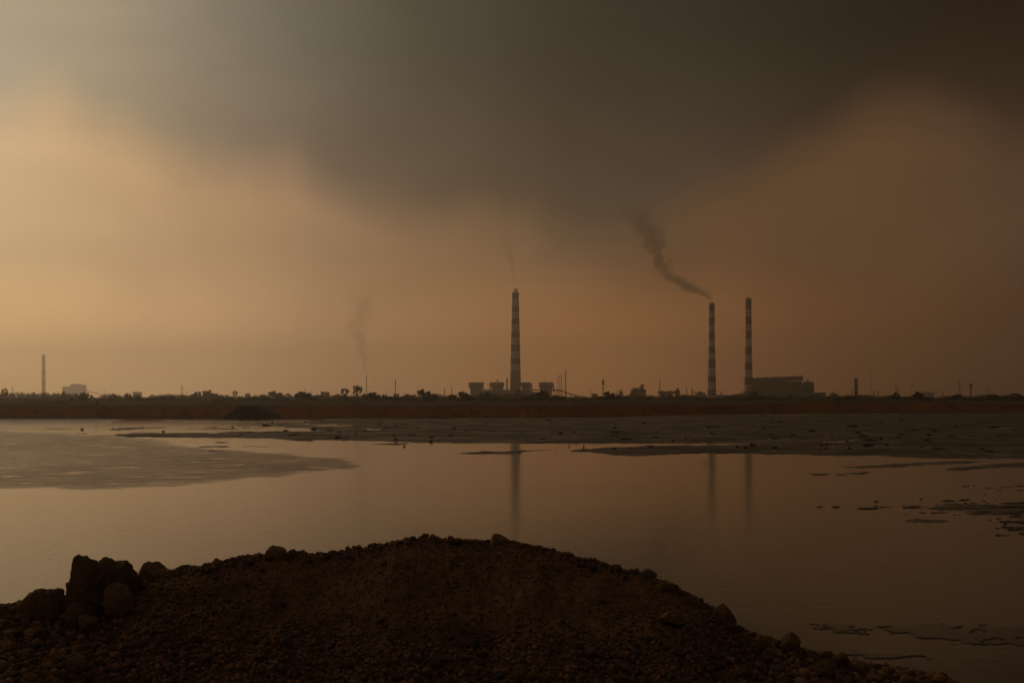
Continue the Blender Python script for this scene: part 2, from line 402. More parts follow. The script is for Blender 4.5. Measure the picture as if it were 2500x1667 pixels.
NEAR = [[(2330,1250),(2400,1246),(3300,1240),(3300,1250),(2450,1254),(2380,1254)],
        [(2200,1270),(2260,1268),(2310,1272),(2240,1274)],[(2090,1158),(2140,1154),(2150,1158),(2100,1161)],
        ]
V, Fc = mud_grid(1750, 3300, 620, np.arange(1160, 1340, 0.6), NEAR, near_extra, 1.6)
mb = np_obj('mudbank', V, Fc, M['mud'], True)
tag(mb, 'broken streaks of mud at the right of the pond', 'mudbank', kind='structure')
def weed_extra(PX, PY, X, D, hz):
    s = fbm(PX / 90, PY / 14, 1.1, 5, 0.6)
    return np.where(hz > -6, np.minimum(hz * 0.4, 3) + s * 3.0 - 0.7, -9)
WEED = [[(1960,1521),(2010,1519),(2080,1526),(2140,1540),(2100,1548),(2050,1545),(2010,1530)],
        [(2140,1528),(2200,1520),(2330,1527),(3200,1535),(3200,1585),(2420,1575),(2260,1562),(2170,1545)],
        [(2060,1590),(2140,1586),(2260,1602),(2200,1608),(2090,1600)],[(1840,1506),(1890,1503),(1925,1512),(1880,1512)]]
V, Fc = mud_grid(1800, 3200, 700, np.arange(1495, 1620, 0.7), WEED, weed_extra, 1.2)
V[:, 2] = np.where(V[:, 2] > 0, np.minimum(V[:, 2], 0.03), V[:, 2])
M['algae'] = mat('algae_scum', (0.036, 0.030, 0.019), 0.45, 0.9, 0.8, 0.3, spec=0.4)
M['scum'] = mat('scum', (0.060, 0.042, 0.024), 0.27, 0.6, 0.8, 0.15, spec=0.5, bdist=0.01)
wb = np_obj('shallows', V, Fc, M['scum'], True)
tag(wb, 'dark scum and mud in the shallows by the heap', 'shallows', kind='structure')

# ------------------------------------------------------------------ ground: pond bed, near embankment
xs = np.concatenate([np.linspace(-8800, -300, 12), np.linspace(-280, 280, 57), np.linspace(300, 8800, 12)])
ys = np.array([-2400, -800, -200, -60, -20, -8, -3, 0, 2, 4, 6, 8, 10, 12, 14, 17, 20, 24, 30, 60, 150, 400, 1000, 3000, 6000, 8900], float)
GX, GY = np.meshgrid(xs, ys)
GZ = np.where(GY < 11, 3.6 + 2.7 * sstep(5.5, 1.0, GY) if False else 3.6 + 2.7 * (1 - sstep(1.0, 5.5, GY)), 3.6 - 5.1 * sstep(11, 20, GY))
GZ = GZ + 0.08 * fbm(GX / 5, GY / 5, 0, 3) * (GY < 25)
def soil_mat(name, c, c2, c3, s=1.0, bump=0.6, bd=0.06, attr=None):
    m = bpy.data.materials.new(name); m.use_nodes = True
    t = NT(m.node_tree); b = t.n['Principled BSDF']
    co = t.new('ShaderNodeTexCoord').outputs['Object']
    n1 = t.noise(co, 0.9 * s, 6, 0.6, 0.5); n2 = t.noise(co, 7 * s, 5, 0.65)
    cc = t.mix(t.mrange(n1, 0.38, 0.62), (*c, 1), (*c2, 1))
    cc = t.mix(t.mrange(n2, 0.45, 0.70, 0, 0.8), cc, (*c3, 1))
    if attr:
        at = t.new('ShaderNodeAttribute', attribute_name=attr).outputs['Color']
        cc = t.mix(1.0, cc, at, 'MULTIPLY')
    t.put(b.inputs['Base Color'], cc); b.inputs['Roughness'].default_value = 0.95; b.inputs['Specular IOR Level'].default_value = 0.15
    bn = t.new('ShaderNodeBump'); bn.inputs['Strength'].default_value = bump; bn.inputs['Distance'].default_value = bd
    t.put(bn.inputs['Height'], t.noise(co, 12 * s, 8, 0.7)); t.put(b.inputs['Normal'], bn.outputs[0])
    return m
M['soil'] = soil_mat('soil', (0.185, 0.098, 0.046), (0.120, 0.060, 0.030), (0.075, 0.042, 0.028))
M['bank'] = soil_mat('red_earth', (0.33, 0.122, 0.044), (0.20, 0.070, 0.028), (0.09, 0.040, 0.020), 0.09, 0.8, 1.2)
ground = np_obj('ground', np.stack([GX, GY, GZ], -1).reshape(-1, 3), grid_faces(*GX.shape), M['soil'], True)
tag(ground, 'dark earth of the near embankment and pond bed', 'ground', kind='structure')

# ------------------------------------------------------------------ far bank and the plain behind it
BX = [-5000, 0, 600, 1000, 1300, 1500, 1700, 1900, 2100, 2300, 2500, 7000]
BY = [1021.5, 1021.8, 1020.5, 1020, 1018, 1015, 1011.5, 1008.5, 1007.5, 1006.8, 1005, 1003]
def bank_base(px): return F * H / (np.interp(px, BX, BY) - YH)
def plain_z(X, Y): return 7.1 + 0.0 * X
cols = np.concatenate([np.linspace(-1400, -60, 60), np.linspace(-50, 2550, 1100), np.linspace(2560, 3900, 60)])
ss = np.concatenate([np.linspace(-8, -1, 5), np.linspace(-0.5, 12, 34), np.linspace(14, 60, 24), np.linspace(65, 220, 32), np.linspace(235, 760, 36), [850, 1000, 1300, 1800, 2600, 4000, 6000, 7800]])
PX, S = np.meshgrid(cols, ss)
Yb = bank_base(PX)
Xd = (PX - 1250) * Yb / F
Yb = Yb + 2.0 * fbm(Xd / 14, 0.3, 0.5, 4)
Dd = Yb + S; X = (PX - 1250) * Dd / F
gul = fbm(X / 5.0, S / 12.0, 2.5, 4)
lipz = 5.5 + 0.8 * fbm(X / 40, 1.3, 0.0, 3)
face = lipz * sstep(-1.0, 1.0, (S - 4.5) / 5.5) + 0.35 * gul * np.exp(-((S - 4) / 4) ** 2)
Z = np.where(S < 0, -1.2 + 0.3 * (S + 8) / 8 * 4, face)
Z = np.where(S < 12, Z + 0.0, lipz)
up = sstep(14, 170, S)
Z = np.where(S > 11, lipz * (1 - up) + 7.1 * up, Z)
Z = Z + np.where(S > 11, sstep(11, 25, S) * (0.30 * fbm(X / 11, Dd / 11, 1.0, 4) + 0.45 * np.clip(fbm(X / 9, Dd / 20, 7.7, 3) - 0.2, 0, 1)) * (1 - sstep(300, 700, S) * 0.7), 0)
# low embankment on the far left, level against the horizon
Z = Z + 2.6 * np.exp(-((Dd - 900) / 60) ** 2) * (1 - sstep(250, 470, PX))
Z = Z + 1.2 * np.exp(-((Dd - 620) / 45) ** 2) * sstep(1250, 1500, PX) * (0.75 + 0.6 * fbm(X / 30, 0.1, 3.3, 3))
# dirt heaps tipped along the bank
HEAPS = [(112,500,6,1.9,11),(148,470,4.5,2.2,4),(205,480,5,1.1,6),(400,470,8,.8,10),(530,470,7,2.3,7),(700,520,9,2.6,10),(640,520,6,.9,6),(860,520,9,1.2,10),(1020,540,9,1.3,9),(1250,560,8,1.0,10),(1395,560,7,2.2,8),(1432,560,6,1.4,5),(1620,640,9,2.0,11),(1680,640,6,2.0,7),(1725,660,6,1.8,7),(1870,680,8,1.8,10),(1970,690,6,1.7,6),(2000,690,6,1.4,6),(2131,690,9,2.2,9),(2210,690,8,1.4,9)]
for hx, hd, hr, hh, hw in HEAPS:
    cx = (hx - 1250) * hd / F
    q = np.sqrt(((X - cx) / hw) ** 2 + ((Dd - hd) / hr) ** 2)
    Z = Z + hh * np.clip(1 - q, 0, 1) ** 0.9 * (1 + 0.25 * fbm(X / 3, Dd / 3, 5, 3))
Z = np.where(Dd > 1500, 7.1, Z)
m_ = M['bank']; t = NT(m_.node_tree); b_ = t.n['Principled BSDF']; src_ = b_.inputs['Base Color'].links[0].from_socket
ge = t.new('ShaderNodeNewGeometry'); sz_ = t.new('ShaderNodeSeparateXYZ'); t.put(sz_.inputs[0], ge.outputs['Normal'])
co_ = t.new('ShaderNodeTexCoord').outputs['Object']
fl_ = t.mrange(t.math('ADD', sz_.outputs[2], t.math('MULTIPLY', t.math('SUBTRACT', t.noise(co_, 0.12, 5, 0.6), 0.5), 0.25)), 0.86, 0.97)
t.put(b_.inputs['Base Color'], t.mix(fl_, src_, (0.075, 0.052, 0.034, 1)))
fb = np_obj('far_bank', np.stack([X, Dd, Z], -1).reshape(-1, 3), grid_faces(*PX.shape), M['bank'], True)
tag(fb, 'eroded red earth bank across the pond and flat plain', 'bank', kind='structure')
def bank_z(px, d):
    yb = float(bank_base(px)); s = d - yb
    return 5.5 + 1.6 * float(sstep(14, 170, np.array(s)))

# ------------------------------------------------------------------ the heap of earth in the foreground
CREST = [(-900,1560),(-300,1500),(0,1484),(60,1478),(150,1470),(240,1462),(330,1432),(380,1404),(430,1390),(480,1383),(540,1370),(620,1356),(700,1350),(780,1352),(850,1342),(930,1330),(1000,1316),(1060,1312),(1120,1318),(1180,1321),(1250,1321),(1320,1334),(1400,1357),(1460,1370),(1520,1391),(1590,1408),(1650,1432),(1700,1460),(1760,1505),(1800,1536),(1860,1562),(1930,1585),(2000,1602),(2080,1622),(2160,1636),(2240,1648),(2300,1662),(2380,1700),(2600,1790),(3400,1960)]
CRX = np.array([c[0] for c in CREST], float); CRY = np.array([c[1] for c in CREST], float) + 3
def crest_d(px): return np.interp(px, [-900, 0, 600, 1200, 1800, 2600], [11.6, 12.0, 13.4, 14.0, 13.0, 12.2])
def heap_z(X, Y, detail=True):
    px = 1250 + X * F / np.maximum(Y, 1.0)
    px = np.clip(px, -900, 3400)
    k = 0
    yc = np.interp(px, CRX, CRY)
    dc = crest_d(px)
    zc = H - (yc - YH) * dc / F
    s = dc - Y                                  # towards the camera
    front = zc - (0.20 * s + 0.075 * s * s) 
    front = np.where(s > 2.2, zc - (0.20*2.2 + 0.075*4.84) - (s - 2.2) * 0.53, front)
    back = zc - 0.16 * (-s) - 0.09 * s * s
    back = np.where(-s > 2.5, zc - 0.4 - 0.5625 - (-s - 2.5) * 0.61, back)
    z = np.where(s > 0, front, back)
    if detail:
        rib = fbm(X * 0.55 + Y * 0.35, Y * 0.25 - X * 0.15, 1.0, 3)
        fade = sstep(0.0, 0.8, s)
        z = z + fade * (0.16 * rib + 0.05 * fbm(X * 1.7, Y * 1.7, 2, 3))
        z = z + 0.030 * fbm(X * 4.5, Y * 4.5, 3, 3, 0.6) + 0.022 * np.abs(fbm(X * 14, Y * 14, 4, 3, 0.6))
    return z
gx = np.linspace(-9.5, 9.5, 950); gyv = np.concatenate([np.linspace(6.0, 8.5, 60), np.linspace(8.52, 15.2, 420), np.linspace(15.3, 22, 50)])
GX, GY = np.meshgrid(gx, gyv)
HZ = heap_z(GX, GY)
mound = np_obj('dirt_mound', np.stack([GX, GY, HZ], -1).reshape(-1, 3), grid_faces(*GX.shape), M['soil'], True)
tag(mound, 'heap of loose brown earth and rubble at the pond edge', 'mound', kind='structure')
def on_heap(px, py):
    """distance at which the ray through a pixel meets the heap"""
    d = np.linspace(6.5, 16, 1900)
    X = (px - 1250) * d / F; zr = H - (py - YH) * d / F
    z = heap_z(X, d)
    i = np.argmax(z >= zr)
    return float(d[i]) if (z >= zr).any() else None

# --- stones
def ico(sub):
    import bmesh
    bm = bmesh.new(); bmesh.ops.create_icosphere(bm, subdivisions=sub, radius=1)
    V = np.array([v.co[:] for v in bm.verts]); Fc = np.array([[v.index for v in f.verts] for f in bm.faces]); bm.free()
    return V, Fc
ICO = {s: ico(s) for s in (1, 2, 3, 4, 5)}
def rock(seed, sub=3, rough=0.32, facets=9, fine=0.05):
    V, Fc = ICO[sub]; V = V.copy(); r = np.random.default_rng(seed)
    V = V * (1 + rough * fbm(V[:, 0] * 0.9 + seed * 3.1, V[:, 1] * 0.9, V[:, 2] * 0.9 + seed, 2))[:, None]
    for _ in range(facets):
        n = r.normal(size=3); n /= np.linalg.norm(n); c = r.uniform(0.55, 0.88)
        dd = V @ n - c; V = V - np.outer(np.clip(dd, 0, None) * 0.85, n)
    if fine: V = V * (1 + fine * fbm(V[:, 0] * 4 + seed, V[:, 1] * 4, V[:, 2] * 4, 4, 0.6))[:, None]
    return V, Fc
def stone_mat(name, c, c2, s=14.0):
    m = bpy.data.materials.new(name); m.use_nodes = True
    t = NT(m.node_tree); b = t.n['Principled BSDF']
    co = t.new('ShaderNodeTexCoord').outputs['Object']
    oi = t.new('ShaderNodeObjectInfo').outputs['Random']
    n1 = t.noise(co, s * 0.3, 6, 0.65, 0.3)
    cc = t.mix(t.mrange(n1, 0.35, 0.65), (*c, 1), (*c2, 1))
    br = t.mrange(oi, 0, 1, 0.75, 1.25)
    cx = t.new('ShaderNodeCombineXYZ')
    for i in range(3): t.put(cx.inputs[i], br)
    t.put(b.inputs['Base Color'], t.mix(1.0, cc, cx.outputs[0], 'MULTIPLY'))
    b.inputs['Roughness'].default_value = 0.92; b.inputs['Specular IOR Level'].default_value = 0.2
    bn = t.new('ShaderNodeBump'); bn.inputs['Strength'].default_value = 0.9; bn.inputs['Distance'].default_value = 0.035
    t.put(bn.inputs['Height'], t.noise(co, s, 8, 0.7)); t.put(b.inputs['Normal'], bn.outputs[0])
    return m
M['boulder'] = stone_mat('laterite', (0.165, 0.098, 0.046), (0.095, 0.056, 0.028))
M['clod'] = stone_mat('earth_clod', (0.17, 0.096, 0.040), (0.11, 0.060, 0.028))
M['pebble_grey'] = stone_mat('pebble_grey', (0.13, 0.090, 0.072), (0.085, 0.058, 0.045))

def boulder(x0, x1, y0, y1, label, seed, d=None, shape=None, sub=5, m='boulder', group=None, cat='boulder'):
    cx, cy = (x0 + x1) / 2, (y0 + y1) / 2
    if d is None: d = on_heap(cx, min(y1, 1660)) or float(crest_d(cx))
    sxm, szm = (x1 - x0) / 2 * d / F, (y1 - y0) / 2 * d / F
    V, Fc = rock(seed, sub, 0.22, 8, 0.06)
    if shape is not None: V = shape(V)
    ext = np.abs(V).max(0)
    lo, hi = V.min(0), V.max(0); V = (V - (lo + hi) / 2) / ((hi - lo) / 2)
    V = V * np.array([sxm, (sxm + szm) / 2 * 0.95, szm])
    V = V + 0.03 * min(sxm, szm) * 3 * fbm(V[:, 0] * 9, V[:, 1] * 9, V[:, 2] * 9 + seed, 4, 0.6)[:, None] * (V / np.linalg.norm(V, axis=1)[:, None])
    o = np_obj('boulder', V, Fc, M[m], True)
    o.location = P(cx, cy, d)
    return tag(o, label, cat, group)
def outline_boulder(prof, label, seed, d, m='boulder'):
    ys_ = np.array([p[0] for p in prof], float); Ls = np.array([p[1] for p in prof], float); Rs = np.array([p[2] for p in prof], float)
    V, Fc = ICO[5]; V = V.copy(); s_ = d / F
    yc = (ys_[0] + ys_[-1]) / 2; hy = (ys_[-1] - ys_[0]) / 2; xc = (Ls.min() + Rs.max()) / 2
    row = yc - V[:, 2] * hy; rad_ = np.sqrt(np.maximum(1 - V[:, 2] ** 2, 1e-4))
    xn = np.clip(V[:, 0] / rad_, -1, 1); yn = np.clip(V[:, 1] / rad_, -1, 1)
    L_, R_ = np.interp(row, ys_, Ls), np.interp(row, ys_, Rs)
    close = np.clip(rad_ / 0.35, 0, 1)
    x = (L_ + R_) / 2 + (R_ - L_) / 2 * xn * close - xc
    hw = (R_ - L_) / 2
    V = np.stack([x * s_, yn * hw * s_ * close * 0.9, V[:, 2] * hy * s_], -1)
    nrm = V / np.linalg.norm(V, axis=1)[:, None]; k = 2.2 / (Rs.max() - Ls.min()) / s_
    n_ = fbm(V[:, 0] * k * 1.1 + seed, V[:, 1] * k * 1.1, V[:, 2] * k * 1.1, 5, 0.62)
    rid = np.abs(fbm(V[:, 0] * k * 2 + seed, V[:, 1] * k * 2, V[:, 2] * k * 2 + 5, 3))
    fine_ = fbm(V[:, 0] * k * 5 + seed, V[:, 1] * k * 5, V[:, 2] * k * 5, 4, 0.6)
    V = V + nrm * ((0.085 * n_ - 0.08 * rid + 0.025 * fine_ + 0.02) * (Rs.max() - Ls.min()) * s_)[:, None]
    rr_ = np.random.default_rng(seed); ext_ = np.abs(V).max(0)
    for _ in range(6):
        nn_ = np.array([rr_.normal() * .5, -abs(rr_.normal()) * 1.2 - .9, rr_.normal() * .5]); nn_ /= np.linalg.norm(nn_)
        sc_ = np.linalg.norm(nn_ * ext_); dd_ = V @ nn_ - sc_ * rr_.uniform(.62, .85)
        V = V - np.outer(np.clip(dd_, 0, None) * .9, nn_)
    o = np_obj('boulder', V, Fc, M[m], True); o.location = P(xc, yc, d)
    return tag(o, label, 'boulder')
def pillar_shape(V):
    V = V.copy(); x, y, z = V.T
    V = np.stack([np.sign(x) * np.abs(x) ** 0.55, np.sign(y) * np.abs(y) ** 0.6, np.sign(z) * np.abs(z) ** 0.7], -1)
    w_ = 1.0 - 0.22 * sstep(-0.6, 0.5, V[:, 2]); V[:, 0] = V[:, 0] * w_ + 0.10 * V[:, 2] + 0.10 * sstep(0.3, 1, V[:, 2])
    V[:, 2] -= 0.10 * V[:, 0] * (V[:, 2] > 0)
    return V
def dome_shape(V):
    V = V.copy(); V[:, 2] = np.where(V[:, 2] < 0, V[:, 2] * 0.5, V[:, 2]); V[:, 2] += -0.12 * V[:, 0]; return V
outline_boulder([(1358,186,200),(1363,181,218),(1370,179,238),(1380,177,240),(1395,174,234),(1415,170,233),(1440,166,233),(1460,160,234),(1480,151,236),(1510,150,236),(1540,160,230)], 'tall upright earth crusted block standing on the left of the heap', 11, 12.1)
outline_boulder([(1366,262,284),(1371,250,298),(1378,246,310),(1388,243,326),(1396,238,338),(1406,230,345),(1440,226,348),(1475,234,346),(1500,256,330)], 'broad rounded boulder leaning beside the tall upright block', 12, 12.5)
outline_boulder([(1426,276,302),(1432,262,311),(1445,256,316),(1465,254,319),(1488,262,316),(1505,275,300)], 'smaller boulder with a flat pale face below the broad rounded one', 13, 11.8)
boulder(340, 412, 1371, 1440, 'low rounded boulder on the crest right of the broad one', 14, 12.9, dome_shape)
outline_boulder([(1440,112,130),(1443,92,142),(1449,74,148),(1460,58,151),(1472,42,153),(1495,38,155),(1530,45,150),(1550,70,130)], 'flat topped lumpy boulder left of the tall upright block', 15, 12.0)
boulder(-40, 44, 1478, 1570, 'dark boulder cut by the left edge of the picture', 16, 11.8, dome_shape)
boulder(148, 236, 1468, 1545, 'wide crumbling rock at the foot of the tall upright block', 17, 11.85)
boulder(646, 700, 1330, 1372, 'craggy lump on the crest left of the heap summit', 18, 13.4, m='clod')
boulder(1188, 1250, 1302, 1350, 'knobbly clod on the crest under the central chimney reflection', 19, 13.95, dome_shape, m='clod')
boulder(1028, 1048, 1300, 1322, 'small pointed stone at the summit of the heap', 20, 13.9, sub=4, m='clod')
boulder(1046, 1064, 1303, 1324, 'rounder stone paired with the pointed one at the summit', 21, 13.95, sub=4, m='clod')
boulder(1732, 1796, 1474, 1540, 'smooth rounded boulder on the right shoulder of the heap', 22, 12.95, dome_shape)
boulder(1610, 1668, 1488, 1530, 'big half buried clod inside the right shoulder of the heap', 23, None, m='clod')
boulder(1908, 1954, 1544, 1600, 'upright rounded rock on the lower right slope of the heap', 24, 12.8)
boulder(1830, 1872, 1545, 1590, 'squat rock left of the upright one on the lower right slope', 35, 12.8, dome_shape)
boulder(2034, 2074, 1593, 1628, 'angular tilted stone at the right foot of the heap', 25, 12.6)
boulder(2076, 2118, 1612, 1640, 'flat slab like stone just right of the angular tilted stone', 36, 12.6, dome_shape)
boulder(1992, 2038, 1605, 1655, 'large blunt rock in front of the angular tilted stone', 37, 12.3)
boulder(1048, 1088, 1594, 1628, 'pale blocky stone near the bottom middle of the heap', 26, None)
boulder(1030, 1056, 1627, 1656, 'pale stone just below and left of the blocky one at the bottom', 27, None)
boulder(168, 212, 1600, 1650, 'yellowish upright stone low on the left of the heap', 28, None)
boulder(190, 240, 1500, 1545, 'oval stone below the wide crumbling rock', 29, None)
boulder(1290, 1310, 1636, 1664, 'small pale stone at the bottom right of the pebbles', 30, None, sub=4)

# medium stones: the 270 largest are things of their own
def stone_px():
    while True:
        px = random.uniform(-30, 2300); yc = float(np.interp(px, CRX, CRY))
        py = random.uniform(yc + 2, 1700)
        if py <= yc: continue
        return px, py, (py - yc)
protos = [np_mesh('stone', *rock(100 + i, 3, 0.25, 7, 0.05), M['boulder' if i % 3 == 0 else ('clod' if i % 3 == 1 else 'pebble_grey')], True) for i in range(12)]
placed = 0; tries = 0
while placed < 225 and tries < 6000:
    tries += 1
    px, py, dy = stone_px()
    left = max(0, 1 - px / 700); low = max(0, min(1, (py - 1500) / 120)); crest = math.exp(-dy / 7)
    right = max(0, min(1, (px - 1600) / 300))
    prob = 0.9 * left + 0.8 * low + 1.0 * crest + 0.8 * right + 0.10
    if random.random() > prob: continue
    d = on_heap(px, py)
    if d is None: continue
    r_px = random.uniform(5.5, 11) if crest < 0.5 else random.uniform(4.5, 8.0)
    if left > 0.3 and crest < 0.5 or low > 0.6: r_px *= random.uniform(0.9, 2.0)
    if px > 2000: r_px = min(r_px, 9)
    r_ = r_px * d / F
    o = bpy.data.objects.new('stone', random.choice(protos)); COL.objects.link(o)
    X = (px - 1250) * d / F
    o.location = (X, d, float(heap_z(np.array(X), np.array(d))) + r_ * 0.35)
    o.scale = (r_ * random.uniform(0.8, 1.25), r_ * random.uniform(0.8, 1.2), r_ * random.uniform(0.65, 0.95))
    o.rotation_euler = (random.uniform(-.5, .5), random.uniform(-.5, .5), random.uniform(0, 6.28))
    mi = protos.index(o.data) % 3
    kind_ = ('brown', 'orange brown', 'greyish')[mi]; size_ = 'large' if r_px > 10 else ('middling' if r_px > 7 else 'small')
    where = ('among boulders at the far left' if px < 420 else 'on the left slope' if px < 900 else 'on the middle face' if px < 1500 else 'on the right shoulder' if px < 1850 else 'on the low right end')
    if crest > 0.5: where += ' near the crest'
    elif py > 1600: where += ', bottom edge'
    tag(o, f'{size_} {kind_} stone {where} of the heap', 'stone', f'{size_} {kind_} stones {where} of the heap')
    placed += 1
for k in range(84):
    px = -20 + k * 28 + random.uniform(-14, 14)
    if 150 < px < 420 or px > 2150: continue
    dc = float(crest_d(px)) + random.uniform(-.25, .1); r_ = random.choice([5, 6, 7, 8, 10, 12, 16]) * random.uniform(.85, 1.1) * (1.25 if px > 1550 else 1) * dc / F
    o = bpy.data.objects.new('stone', random.choice(protos)); COL.objects.link(o); X = (px - 1250) * dc / F
    o.location = (X, dc, float(heap_z(np.array(X), np.array(dc))) + r_ * random.uniform(-0.35, 0.40))
    o.scale = (r_ * random.uniform(0.9, 1.4), r_, r_ * random.uniform(0.7, 1.0)); o.rotation_euler = (random.uniform(-.5, .5), random.uniform(-.5, .5), random.uniform(0, 6.28))
    sd_ = 'far left' if px < 430 else 'left' if px < 1000 else 'summit' if px < 1300 else 'right' if px < 1800 else 'lower right'
    cl_ = ('brown', 'orange brown', 'greyish')[protos.index(o.data) % 3] + (' big' if r_ * F / dc > 9 else '')
    tag(o, f'{cl_} clod breaking the skyline on the {sd_} stretch of the heap crest', 'stone', f'{cl_} clods on the {sd_} stretch of the heap crest')
# the small rubble nobody could count
def scatter(n, seed, rfun, accept, sub, mcol, name, label, matr):
    r = np.random.default_rng(seed)
    X = r.uniform(-9, 9, n); Y = r.uniform(8.4, 14.4, n)
    z = heap_z(X, Y); px = 1250 + X * F / Y; py = YH + (H - z) * F / Y
    dcr = crest_d(np.clip(px, -900, 3400)) - Y
    k = (px > -120) & (px < 2620) & (py < 1760) & (dcr > -0.4) & (r.uniform(size=n) < accept(px, py, dcr, X, Y))
    X, Y, z, px, py, dcr = [q[k] for q in (X, Y, z, px, py, dcr)]
    m = len(X); rad = rfun(r, px, py, dcr)
    Vs, Fs, Cs = [], [], []
    var = [rock(300 + i, sub, 0.22, 5, 0.0) for i in range(10)]
    pick = r.integers(0, 10, m); base = 0
    ang = r.uniform(0, 6.28, m); sc = r.uniform(0.7, 1.25, (m, 3)); sc[:, 2] *= 0.8
    colr = mcol(r, m, X, Y)
    for i in range(10):
        idx = np.where(pick == i)[0]
        if len(idx) == 0: continue
        V0, F0 = var[i]
        v = V0[None] * sc[idx, None, :] * rad[idx, None, None]
        c, s = np.cos(ang[idx])[:, None], np.sin(ang[idx])[:, None]
        vx = v[..., 0] * c - v[..., 1] * s; vy = v[..., 0] * s + v[..., 1] * c
        v = np.stack([vx + X[idx, None], vy + Y[idx, None], v[..., 2] + z[idx, None] + rad[idx, None] * 0.25], -1)
        Vs.append(v.reshape(-1, 3)); nf = (F0[None] + (np.arange(len(idx)) * len(V0))[:, None, None] + base).reshape(-1, 3)
        Fs.append(nf); base += len(idx) * len(V0)
        Cs.append(np.repeat(colr[idx], len(V0), axis=0))
    C = np.concatenate(Cs); C = np.concatenate([C, np.ones((len(C), 1))], 1)
    o = np_obj(name, np.concatenate(Vs), np.concatenate(Fs), matr, True, {'tint': ('FLOAT_COLOR', C)})
    return tag(o, label, name, kind='stuff')
M['gravel'] = soil_mat('gravel', (1.0, 0.95, 0.9), (0.85, 0.8, 0.75), (0.7, 0.66, 0.6), 3.0, 0.5, 0.02, 'tint')
def tintf(r, m, X, Y):
    a = np.array([0.20, 0.108, 0.048]); b_ = np.array([0.185, 0.112, 0.080]); c = np.array([0.14, 0.074, 0.032])
    pat = np.clip(0.5 + fbm(X * 0.8, Y * 0.8, 3, 2), 0, 1)[:, None]
    u = r.uniform(size=(m, 1)); base = np.where(u < 0.25 + pat * 0.55, b_, np.where(u < 0.85, a, c))
    return base * r.uniform(0.35, 1.45, (m, 1))
def acc_peb(px, py, dcr, X, Y):
    pat = fbm(X * 0.55 + 3, Y * 0.8, 9.0, 3)
    q = 0.35 + 0.9 * pat + 0.5 * sstep(1480, 1640, py) + 0.5 * np.exp(-np.abs(dcr) / 0.15) + 0.5 * sstep(600, 100, px) * 1.0 + 0.4 * sstep(1600, 2000, px)
    return np.clip(q, 0.05, 1)
def sst(a, b, x): return sstep(b, a, x)
def r_peb(r, px, py, dcr):
    m = len(px)
    low = sstep(1450, 1640, py); e = np.exp(-np.abs(dcr) / 0.2)
    lf = 1 - sstep(150, 650, px); rt = sstep(1550, 2000, px)
    return 0.0092 * np.exp(np.clip(r.normal(0, 0.48, m), -1, 0.85)) * (1 + 1.1 * low + 1.2 * e + 1.3 * lf + 0.9 * rt)
def acc_peb2(px, py, dcr, X, Y):
    pat = fbm(X * 0.55 + 3, Y * 0.8, 9.0, 3)
    q = 0.55 + 0.7 * pat + 0.55 * sstep(1480, 1640, py) + 0.9 * np.exp(-np.abs(dcr) / 0.15) + 0.5 * (1 - sstep(150, 650, px)) + 0.4 * sstep(1600, 2000, px)
    return np.clip(q, 0.06, 1)
scatter(110000, 5, r_peb, acc_peb2, 1, tintf, 'rubble', 'small loose stones and pebbles covering the heap', M['gravel'])
def r_grit(r, px, py, dcr): return 0.0052 * np.exp(r.normal(0, 0.35, len(px)))
def acc_grit(px, py, dcr, X, Y): return np.clip(0.65 + 0.9 * fbm(X * 0.5 + 8, Y * 0.7, 2.0, 3), 0.1, 1)
scatter(120000, 6, r_grit, acc_grit, 1, tintf, 'gravel', 'fine grit spilled down the face of the heap', M['gravel'])

